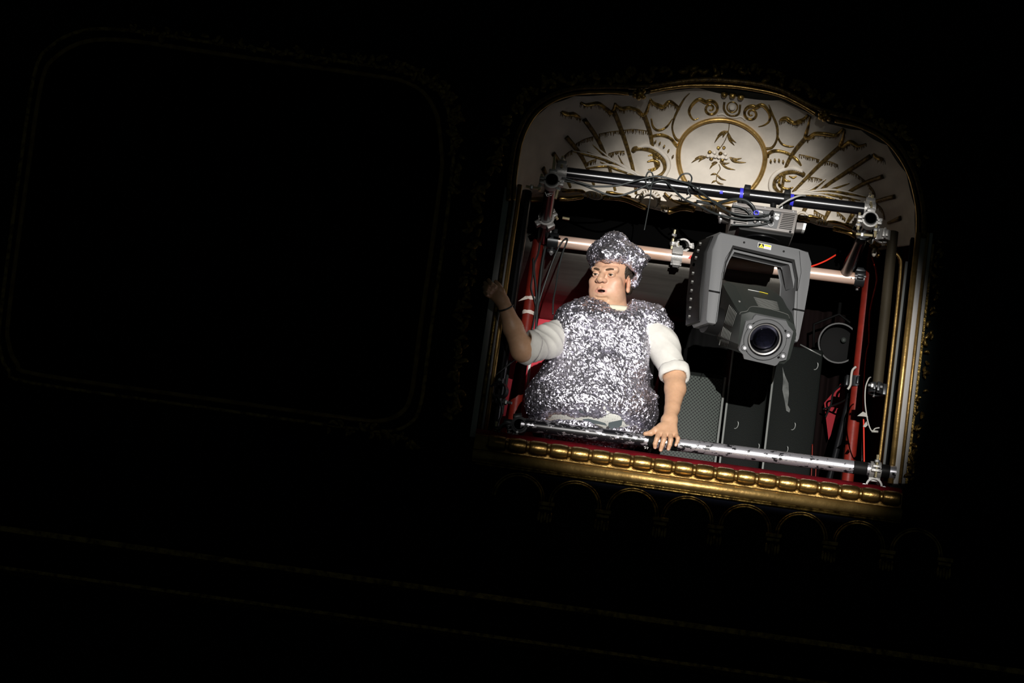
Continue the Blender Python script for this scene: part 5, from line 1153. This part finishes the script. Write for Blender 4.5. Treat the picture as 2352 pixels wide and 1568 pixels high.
G.chain([Q(1517, 980, -.022), Q(1506, 987, -.040), Q(1495, 994.5, -.046), Q(1482, 996, -.044)], [.015, .0125, .0108, .0085], .006)
# left arm of picture: raised, palm out
e2 = Q(1200, 804, -.03); w2 = Q(1156, 694, -.13)
G.cone(sl_, Q(1272, 779, .125), .050, .045, .02); G.cone(Q(1272, 779, .125), e2, .045, .042, .02); G.cone(e2, Q(1178, 752, -.08), .0435, .0375, .02); G.cone(Q(1178, 752, -.08), w2, .0365, .0245, .015)
lm = [Q(1146, 666, -.155), Q(1139, 669, -.160), Q(1133, 674, -.160), Q(1131, 681, -.158)]
for m_, q_ in zip(lm, (Q(1158, 690, -.133), Q(1154, 690, -.135), Q(1151, 692, -.135), Q(1150, 695, -.132))): G.cone(q_, m_, .016, .0115, .012)
G.cone(lm[0], lm[3], .0105, .0095, .008)
for p_, r_ in (([lm[0], Q(1135, 657, -.185), Q(1127, 651, -.20), Q(1122, 643, -.20)], [.0105, .0095, .0085, .0072]), ([lm[1], Q(1127, 663, -.19), Q(1119, 657, -.205), Q(1114, 649, -.205)], [.0105, .0098, .0086, .0072]),
               ([lm[2], Q(1123, 670, -.185), Q(1116, 666, -.20), Q(1112, 659, -.205)], [.0102, .0092, .0082, .0070]), ([lm[3], Q(1123, 679, -.18), Q(1117, 676, -.195), Q(1113, 671, -.20)], [.0092, .0082, .0072, .0062])): G.chain(p_, r_, .0025)
G.chain([Q(1157, 684, -.14), Q(1152, 668, -.16), Q(1145, 656, -.165), Q(1139, 647, -.165)], [.015, .0115, .0100, .0082], .006)
# head
def hc(a, b, ra, rb, k=.008, mode='u'): G.cone(Hd(*a), Hd(*b), ra, rb, k, mode)
def he(c, r, k=.012, mode='u', rot=None): G.ell(Hd(*c), r, RH if rot is None else RH @ rot, k, mode)
def rotz(a): return np.array([[math.cos(a), -math.sin(a), 0], [math.sin(a), math.cos(a), 0], [0, 0, 1]])
def rotx(a): return np.array([[1, 0, 0], [0, math.cos(a), -math.sin(a)], [0, math.sin(a), math.cos(a)]])
def roty(a): return np.array([[math.cos(a), 0, math.sin(a)], [0, 1, 0], [-math.sin(a), 0, math.cos(a)]])
he((0, .012, .055), (.074, .092, .082), .02); he((0, -.028, -.030), (.061, .066, .090), .03)
for sx in (-1, 1):
    he((sx*.028, -.012, -.064), (.031, .048, .036), .03)      # jaw
    he((sx*.033, -.052, -.046), (.032, .034, .042), .025)     # full cheeks
    he((sx*.043, -.063, -.012), (.022, .018, .016), .02)      # cheekbone
he((0, -.072, -.098), (.025, .022, .020), .02); he((0, -.038, -.114), (.040, .040, .022), .025)
he((0, -.082, -.056), (.030, .016, .026), .02)                # muzzle
hc((0, .026, -.06), tuple(RH.T @ (nb-H0)), .051, .062, .015)
hc((-.046, -.072, .034), (-.012, -.086, .032), .011, .011, .014); hc((.046, -.072, .034), (.012, -.086, .032), .011, .011, .014)
for sx in (-1, 1): he((sx*.032, -.103, .014), (.0185, .0135, .0125), .010, 's')   # sockets
hc((0, -.088, .026), (0, -.104, .005), .0085, .0105, .012); hc((0, -.104, .005), (0, -.113, -.008), .0105, .0142, .008)
for sx in (-1, 1):
    he((sx*.0138, -.102, -.0130), (.0105, .0125, .0092), .006)
    he((sx*.0085, -.1085, -.0225), (.0052, .0065, .0050), .002, 's')
    e_ = (sx*.032, -.0795, .0125)
    he(e_, (.0152, .0152, .0150), .003)                       # lids
    # almond opening through the lids
    he((sx*.032, -.098, .0114), (.0116, .016, .0043), .0015, 's')
# mouth: parted lips
MZ = .0150
for a, b, r0, r1 in (((-.023, -.0865, -.0665), (-.008, -.0975, -.0605), .0034, .0052), ((-.008, -.0975, -.0605), (0, -.0980, -.0615), .0052, .0048), ((0, -.0980, -.0615), (.008, -.0975, -.0605), .0048, .0052), ((.008, -.0975, -.0605), (.023, -.0865, -.0665), .0052, .0034)): hc((a[0], a[1], a[2]+MZ), (b[0], b[1], b[2]+MZ), r0, r1, .006)
for a, b, r0, r1 in (((-.022, -.0865, -.0675), (-.008, -.0935, -.0765), .0034, .0050), ((-.008, -.0935, -.0765), (.008, -.0935, -.0765), .0050, .0050), ((.008, -.0935, -.0765), (.022, -.0865, -.0675), .0058, .0034)): hc((a[0], a[1], a[2]+MZ), (b[0], b[1], b[2]+MZ), r0, r1, .006)
he((.001, -.096, -.0682+MZ), (.0165, .024, .0056), .002, 's')
hc((0, -.106, -.026), (0, -.099, -.042), .0022, .0030, .006, 's')   # philtrum
hc((-.020, -.088, -.080), (.020, -.088, -.080), .0035, .0035, .014, 's')  # crease above the chin
for sx in (-1, 1):
    ra = rotz(sx*.35)
    he((sx*.0715, .004, -.012), (.0085, .0185, .027), .006, rot=ra); he((sx*.0725, .002, -.036), (.007, .011, .011), .006)
    he((sx*.0815, .000, -.008), (.0080, .0110, .0170), .003, 's', rot=ra); he((sx*.0725, .007, -.008), (.0050, .0040, .0130), .004, rot=ra)
vs, fs = G.mesh()
# keep the largest connected surface (drop the inner voids)
loc = (vs-H0) @ RH
col = np.tile(np.array([.60, .355, .215]), (len(vs), 1))
isH = (np.abs(loc[:, 0]) < .10) & (np.abs(loc[:, 1]) < .125) & (loc[:, 2] > -.14)
base_f = np.array([.64, .385, .255]); col[isH] = base_f
def blend(mask_w, c): 
    global col
    w_ = np.clip(mask_w, 0, 1)[:, None]*isH[:, None]; col = col*(1-w_)+np.asarray(c)*w_
g3 = lambda c, s: np.exp(-(((loc-np.asarray(c))/np.asarray(s))**2).sum(1))
for sx in (-1, 1):
    blend(.40*g3((sx*.045, -.07, -.035), (.03, .05, .03)), (.66, .33, .24))
    blend(.55*g3((sx*.015, -.105, -.019), (.008, .012, .010)), (.52, .22, .16))
    blend(.7*g3((sx*.075, .0, -.005), (.02, .03, .035)), (.62, .30, .20))
    blend(.45*g3((sx*.032, -.09, .002), (.018, .02, .007)), (.48, .26, .19))
blend(.55*g3((0, -.07, .088), (.06, .06, .025)), (.68, .31, .23))
blend(.50*g3((0, -.09, -.085), (.05, .05, .032))*(1-1.0*g3((0, -.1, -.0530), (.028, .03, .014))), (.52, .37, .23))
upl = (loc[:, 1] < -.080) & (np.abs(loc[:, 0]) < .026); lz = 0
blend(upl*np.exp(-((loc[:, 2]+.0530)/(.0112*np.sqrt(np.clip(1-(loc[:, 0]/.027)**2, .05, 1))))**4)*.75, (.52, .215, .165))
inm = (np.abs(loc[:, 0]-.001) < .0165) & (np.abs(loc[:, 2]+.0532) < .0056) & (loc[:, 1] > -.0935) & (loc[:, 1] < -.06)
col[isH & inm] = (.035, .010, .008)
nos = ((np.abs(np.abs(loc[:, 0])-.0085) < .0050) & (np.abs(loc[:, 2]+.0225) < .006) & (loc[:, 1] < -.101) & (loc[:, 1] > -.116) & (loc[:, 2] > -.0285))
col[isH & nos] = col[isH & nos]*.35
body = OM('body', vs, fs, M['skin'], person, True, col)
# --- eyes, brows, hair
TC = (np.array(CAM)-H0); TC /= np.linalg.norm(TC)
for sx in (-1, 1):
    c = Hd(sx*.032, -.0795, .0125); bm = B(); ellips(bm, c, (.0128,)*3, u=20, v=14); eye = O('eye', bm, M['eyewhite'], person, True)
    g_ = RH @ np.array([-.02, -1, -.01]); g_ = g_/np.linalg.norm(g_)*.8+TC*.2; g_ /= np.linalg.norm(g_)
    bm = B(); lathe(bm, c+g_*.0112, g_, [(0, .0020), (.0030, .0019), (.0055, .0004), (.0058, -.001)], 20); O('iris', bm, M['iris'], eye, True)
    lash = catmull([(sx*.032+q_*.0118, -.0795-.0150*math.sqrt(max(.1, 1-(q_*.0118/.0150)**2-.06)), .0112+.0040*math.sqrt(max(0, 1-q_*q_*.92))) for q_ in (-1, -.6, -.2, .2, .6, 1)], 4)
    bm = B(); tube(bm, [Hd(*p) for p in lash], [.0004, .0010, .0011, .0011, .0012, .0006], 6); O('eyelashes', bm, M['hair'], person, True)
    bm = B(); b_ = [(sx*.011, -.0965, .0290), (sx*.022, -.0955, .0320), (sx*.034, -.0900, .0345), (sx*.046, -.0800, .0325), (sx*.052, -.0725, .0285)]
    q = catmull(b_, 6); nrm = V(RH @ np.array([sx*.35, -1, 0])).normalized()
    tube(bm, [Hd(*p) for p in q], [.0022, .0042, .0044, .0036, .0026, .0010], 8, flat=(nrm, .4))
    O('eyebrow', bm, material('brow_hair', (.095, .052, .026), .7, 0, bump=.5, bscale=500), person, True)
lo, hi = H0-.13, H0+.13
Gh = Grid(*U3(lo, hi, .0026))
Gh.ell(Hd(0, .016, .050), (.0785, .0945, .086), RH, 0)
Gh.ell(Hd(0, .045, -.02), (.070, .062, .065), RH, .02)
def hcut(a, n):
    a = np.asarray(a, float); n = np.asarray(n, float); n = n/np.linalg.norm(n); p = Hd(*a); nw = RH @ n
    Gh.op(lambda X, Y, Z: (X-p[0])*nw[0]+(Y-p[1])*nw[1]+(Z-p[2])*nw[2], lo, hi, .004, 'i')
hcut((0, -.034, 0), (0, -1, .15)); hcut((0, 0, -.058), (0, .2, -1))
for sx in (-1, 1):
    Gh.ell(Hd(sx*.082, .010, -.004), (.022, .024, .036), RH, .004, 's'); Gh.ell(Hd(sx*.08, -.03, -.052), (.03, .04, .05), RH, .006, 's')
X, Y, Z = Gh.ax[0][:, None, None], Gh.ax[1][None, :, None], Gh.ax[2][None, None, :]
Gh.D += (.0012*np.sin(X*420+Z*160)*np.sin(Y*380+Z*120)).astype(np.float32)
v_, f_ = Gh.mesh(); OM('hair', v_, f_, M['hair'], person, True)
# --- foil pieces
def crumple(vs, amp, fine, scale, seed, center=None, keep=None):
    r_ = np.random.default_rng(seed); n = len(vs)
    pts = vs[r_.choice(n, max(8, n//scale), replace=False)]
    from mathutils import kdtree
    kd = kdtree.KDTree(len(pts))
    for i, p in enumerate(pts): kd.insert(V(p), i)
    kd.balance(); nd = r_.normal(0, 1, (len(pts), 3)); nd /= np.linalg.norm(nd, axis=1)[:, None]; hgt = r_.normal(0, 1, len(pts))
    out = vs.copy()
    for i, p in enumerate(vs):
        a = kd.find_n(V(p), 2); j = a[0][1]
        e = a[1][2]-a[0][2]
        out[i] += nd[j]*amp*.55*min(1, e/.008)+ (p-pts[j])*(-.15) + (np.array(vs_n[i]) if vs_n is not None else 0)*hgt[j]*amp*.5
    return out+r_.normal(0, fine, vs.shape)
vs_n = None
def dents(vs, seed, n, amp):
    r_ = np.random.default_rng(seed); out = vs.copy()
    c = vs[r_.choice(len(vs), n, replace=False)]; cen = vs.mean(0)
    for p in c:
        d = np.linalg.norm(vs-p, axis=1); s = r_.uniform(.010, .026); w_ = np.exp(-(d/s)**2)[:, None]; dr = (p-cen)/np.linalg.norm(p-cen)+r_.normal(0, .5, 3)
        out += w_*dr*r_.normal(0, amp)
    return out
def foil(name, Gx, seed, amp=.0055, fine=.0016, scale=13, label=None):
    v_, f_ = Gx.mesh(); v_ = dents(v_, seed, *((170, .0065) if len(v_) > 15000 else (90, .0075))); v_ = crumple(v_, amp, fine, scale, seed)
    # split the quads into facets so the foil creases
    t = np.concatenate([f_[:, [0, 1, 2]], f_[:, [0, 2, 3]]]) if seed % 2 else np.concatenate([f_[:, [0, 1, 3]], f_[:, [1, 2, 3]]])
    return OM(name, v_, t, M['foil'], person, False)
HF = .0046
Gv = Grid(*U3(Q(1190, 1010, -.08)-.04, np.array([Q(1560, 690, 0)[0]+.03, .44, Q(1460, 670, .2)[2]+.02]), HF))
Gv.ell(Q(1384, 790, .20), (.178, .140, .20), k=.04); Gv.ell(Q(1365, 880, .21), (.215, .170, .18), k=.06)
Gv.ell(Q(1361, 926, .22), (.252, .180, .115), k=.05); Gv.ell(Q(1361, 948, .22), (.235, .195, .085), k=.05); Gv.ell(Q(1290, 925, .20), (.135, .13, .10), k=.05)
Gv.cone(Q(1312, 735, .18), Q(1345, 722, .19), .062, .06, .03); Gv.cone(Q(1300, 760, .18), Q(1302, 800, .18), .05, .06, .03)
Gv.cone(Q(1452, 712, .20), Q(1502, 728, .18), .042, .052, .03); Gv.cone(Q(1500, 734, .145), Q(1524, 752, .155), .052, .040, .02)
Gv.cone(Q(1524, 752, .20), Q(1534, 775, .23), .034, .026, .02)
# neck opening, armholes, hem
Gv.cone(Q(1388, 742, .06), Q(1400, 706, .05), .030, .045, .01) if False else None
Gv.ell(Q(1388, 742, .13), (.115, .100, .042), k=.04)
Gv.cone(Q(1319, 738, .135), Q(1316, 800, .135), .074, .074, .03); Gv.cone(Q(1452, 748, .14), Q(1456, 835, .14), .066, .072, .03)
Gv.cone(Q(1404, 718, .17), Q(1406, 640, .18), .070, .088, .008, 's'); Gv.cone(Q(1420, 703, .10), Q(1432, 672, .12), .034, .040, .01, 's')
Gv.ell(Q(1536, 838, .13), (.078, .13, .122), k=.015, mode='s')
Gv.ell(Q(1228, 796, .06), (.062, .10, .060), k=.01, mode='s')
hemz = lambda X: Q(1290, 941, .035)[2]+.014*np.exp(-((X-Q(1415, 950, .035)[0])/.055)**2)+.004*np.sin(X*60)
Gv.op(lambda X, Y, Z: hemz(X)-Z+0*Y, Q(1190, 1100, -.2), Q(1600, 900, .5), .006, 's') if False else None
Gv.op(lambda X, Y, Z: Z-hemz(X)+0*Y, [Gv.ax[i][0] for i in range(3)], [Gv.ax[0][-1], Gv.ax[1][-1], Q(1290, 940, .035)[2]+.05], .01, 's')
# hollow inside so that it is a shell round the body
vest = foil('foil_vest', Gv, 11)
Gb = Grid(*U3(Q(1190, 1030, -.08)-.04, np.array([Q(1560, 690, 0)[0]+.03, .44, Q(1360, 940, .1)[2]+.03]), HF))
Gb.ell(Q(1361, 955, .215), (.250, .186, .12), k=.03); Gb.ell(Q(1290, 950, .20), (.142, .128, .09), k=.04); Gb.ell(Q(1365, 1005, .21), (.225, .185, .10), k=.04)
ztop = lambda X: Q(1258, 954, .03)[2]-.020*np.exp(-((X-Q(1388, 975, .03)[0])/.045)**2)+.022*np.clip((X-Q(1425, 966, .03)[0])/.05, 0, 1)+.020*np.clip((Q(1262, 950, .03)[0]-X)/.03, 0, 1)
Gb.op(lambda X, Y, Z: ztop(X)-Z+0*Y, [Gb.ax[0][0], Gb.ax[1][0], Q(1360, 962, .04)[2]-.07], [a[-1] for a in Gb.ax], .008, 's')
hem = foil('foil_skirt', Gb, 12)
Gp = Grid(*U3(Q(1190, 1000, -.06)-.02, np.array([Q(1540, 900, 0)[0], .44, Q(1360, 930, .1)[2]+.01]), .006))
Gp.ell(Q(1361, 952, .22), (.238, .179, .085), k=.02)
v_, f_ = Gp.mesh(); pad = OM('padding', v_, f_, M['padding'], person, True, label='white mesh padding in the gap of the vest')
for pl_, y_ in (([(1338, 962), (1352, 961), (1372, 966), (1390, 971), (1394, 977), (1375, 973), (1345, 971)], .043), ([(1398, 970), (1412, 967), (1430, 963), (1428, 975), (1418, 984), (1402, 986), (1397, 978)], .041), ([(1330, 938), (1340, 937), (1350, 944), (1340, 949), (1330, 945)], .048)):
    bm = B(); prism(bm, [P(a, b, y_) for a, b in pl_], (0, .004, 0), .001); O('cloth_patch', bm, M['grey_cloth'], pad, True)
# hat
Gc = Grid(*U3(H0-[.16, .16, .12], H0+[.17, .17, .22], .0046))
Gc.ell(Hd(0, .014, .098), (.098, .112, .072), RH, .02)
Gc.ell(Q(1411, 560, .16), (.056, .06, .047), None, .02)
Gc.ell(Hd(.055, .03, .094), (.056, .062, .046), RH, .02); Gc.ell(Q(1464, 601, .14), (.036, .040, .030), None, .015); Gc.ell(Hd(-.05, -.02, .092), (.046, .058, .040), RH, .02)
Gc.ell(Hd(.02, -.070, .092), (.066, .034, .028), RH, .015); Gc.ell(Hd(.088, -.004, .074), (.028, .036, .034), RH, .012)
Gc.cone(Hd(-.078, -.018, .075), Hd(-.076, .0, .006), .016, .010, .012)
Gc.cone(Hd(.072, .035, .08), Hd(.076, .050, .0), .036, .026, .02); Gc.cone(Hd(.04, .085, .06), Hd(.03, .088, -.01), .04, .03, .03)
Gc.cone(Hd(-.04, .085, .06), Hd(-.03, .088, -.01), .04, .03, .03)
# open underside: remove the head volume and everything below the brim in front
Gc.ell(Hd(0, .012, .045), (.0795, .097, .080), RH, .004, 's'); Gc.ell(Hd(0, -.035, -.03), (.074, .078, .098), RH, .006, 's')
hat = foil('foil_hat', Gc, 13, amp=.005, fine=.0014)
# --- shirt: sleeves, cuffs, collar
def sleeve(name, parts, cuts, h=.0036, wr=.0):
    lo = np.min([np.minimum(a, b)-.10 for a, b, _, _ in parts], 0); hi = np.max([np.maximum(a, b)+.10 for a, b, _, _ in parts], 0)
    g = Grid(*U3(lo, hi, h))
    for a, b, ra, rb in parts: g.cone(a, b, ra, rb, .012)
    X, Y, Z = g.ax[0][:, None, None], g.ax[1][None, :, None], g.ax[2][None, None, :]
    g.D += (wr*(np.sin(X*42+Z*30+Y*20+.7*np.sin(Z*60))*.7+np.sin(X*25-Z*58+1.3+.8*np.sin(X*50))*.7+np.abs(np.sin(X*34+Z*52+Y*30))*.9-.6)).astype(np.float32)
    for p, n in cuts:
        n = np.asarray(n)/np.linalg.norm(n); g.op(lambda X, Y, Z: (X-p[0])*n[0]+(Y-p[1])*n[1]+(Z-p[2])*n[2], lo, hi, .004, 'i')
    v_, f_ = g.mesh(); return OM(name, v_, f_, M['shirt'], person, True)
d1 = e1-sr_; d1 = d1/np.linalg.norm(d1)
c1 = Q(1547, 853, .105)
sleeve('shirt_sleeve', [(Q(1480, 752, .17), Q(1520, 788, .15), .064, .064), (Q(1520, 788, .15), c1, .064, .052)], [(c1, d1)], wr=.0022)
def cuff(c, d, r0, h, rot, seed, n=26):
    c = V(c); d = V(d).normalized(); u = d.orthogonal().normalized(); v = d.cross(u); r_ = np.random.default_rng(seed)
    bm = B(); pr = [(r0-.004, h*.5), (r0+.006, h*.55), (r0+.011, h*.2), (r0+.010, -h*.3), (r0+.004, -h*.5), (r0-.004, -h*.45)]
    L = []
    for k in range(n):
        a = 2*math.pi*k/n; w_ = 1+.05*math.sin(3*a+seed)+.03*math.sin(7*a); o_ = .006*math.sin(2*a+seed)
        L.append([bm.verts.new(c+d*(hh+o_)+(u*math.cos(a)+v*math.sin(a))*rr*w_) for rr, hh in pr])
    for k in range(n):
        for j in range(len(pr)): bm.faces.new((L[k][j], L[k][(j+1) % len(pr)], L[(k+1) % n][(j+1) % len(pr)], L[(k+1) % n][j]))
    return O('rolled_cuff', bm, M['shirt'], person, True)
cuff(Q(1548, 856, .103), d1+np.array([-.35, 0, -.25]), .050, .046, 0, 1)
d2 = e2-sl_; d2 = d2/np.linalg.norm(d2)
d2c = np.array([-.75, -.3, .15])
sleeve('shirt_sleeve', [(Q(1322, 752, .19), Q(1280, 774, .14), .062, .066), (Q(1280, 774, .14), Q(1250, 788, .07), .066, .063), (Q(1250, 788, .07), Q(1222, 799, -.0), .062, .054)], [(Q(1216, 797, 0), d2c)], wr=.0055)
cuff(Q(1216, 799, -.005), d2c, .056, .046, 0, 4)
bm = B(); cc = Q(1408, 712, .185); q = []
for a in np.linspace(0, 2*math.pi, 28, endpoint=False):
    q.append(V(cc)+V((.078*math.cos(a), .075*math.sin(a), .016*math.sin(a)+.006*math.cos(a))))
tube(bm, q, .013, 8, closed=True, flat=(V((0, 0, 1)), 1.0)); O('shirt_collar', bm, material('cream_collar', (.66, .63, .50), .9), person, True)
# bracelet
bx = (np.array(w2)-Q(1178, 752, -.08)); bx /= np.linalg.norm(bx); bc = V(Q(1161, 706, -.123)); bd = V(bx); u = bd.orthogonal().normalized(); v = bd.cross(u)
bm = B(); tube(bm, [bc+(u*math.cos(a)+v*math.sin(a))*.0295 for a in np.linspace(0, 2*math.pi, 24, endpoint=False)], .003, 6, closed=True); O('bracelet', bm, M['cable'], person, True)
# finger nails on the hand that grips the tube
for p_, r_ in fing:
    a, b = V(p_[-2]), V(p_[-1]); d = (b-a).normalized(); n = V((0, -1, .1)); n = (n-d*n.dot(d)).normalized()
    bm = B(); M4 = Matrix((d.cross(n), n, d)).transposed(); ellips(bm, b-d*.001+n*(r_[-1]*.80), (r_[-1]*.62, .0016, .0058), M4, 10, 6); O('finger_nail', bm, material('nail', (.66, .42, .32), .3), person, True)
# dark trousers and shoes below the ledge
Gt = Grid(np.arange(PX-.24, PX+.24, .010), np.arange(PYc-.24, PYc+.2, .010), np.arange(FLOOR_Z-.0, -.40, .014))
for sx in (-1, 1):
    x = PX+sx*.10
    Gt.cone((x, PYc, -.62), (x+sx*.02, PYc-.01, -1.0), .104, .072, .03); Gt.cone((x+sx*.02, PYc-.01, -1.0), (x+sx*.03, PYc+.02, -1.36), .070, .060, .02)
    Gt.cone((x+sx*.03, PYc+.03, -1.40), (x+sx*.05, PYc-.15, -1.41), .046, .036, .02)
Gt.ell((PX, PYc, -.50), (.165, .110, .165), k=.04); Gt.op(lambda X, Y, Z: Z+.46+0*X+0*Y, (PX-.3, PYc-.3, -.5), (PX+.3, PYc+.3, -.3), 0, 'i')
Gt.op(lambda X, Y, Z: FLOOR_Z+.002-Z+0*X+0*Y, (PX-.3, PYc-.3, FLOOR_Z-.1), (PX+.3, PYc+.3, FLOOR_Z+.03), 0, 'i')
v_, f_ = Gt.mesh(); OM('trousers', v_, f_, material('dark_trouser_cloth', (.03, .032, .036), .9), person, True)
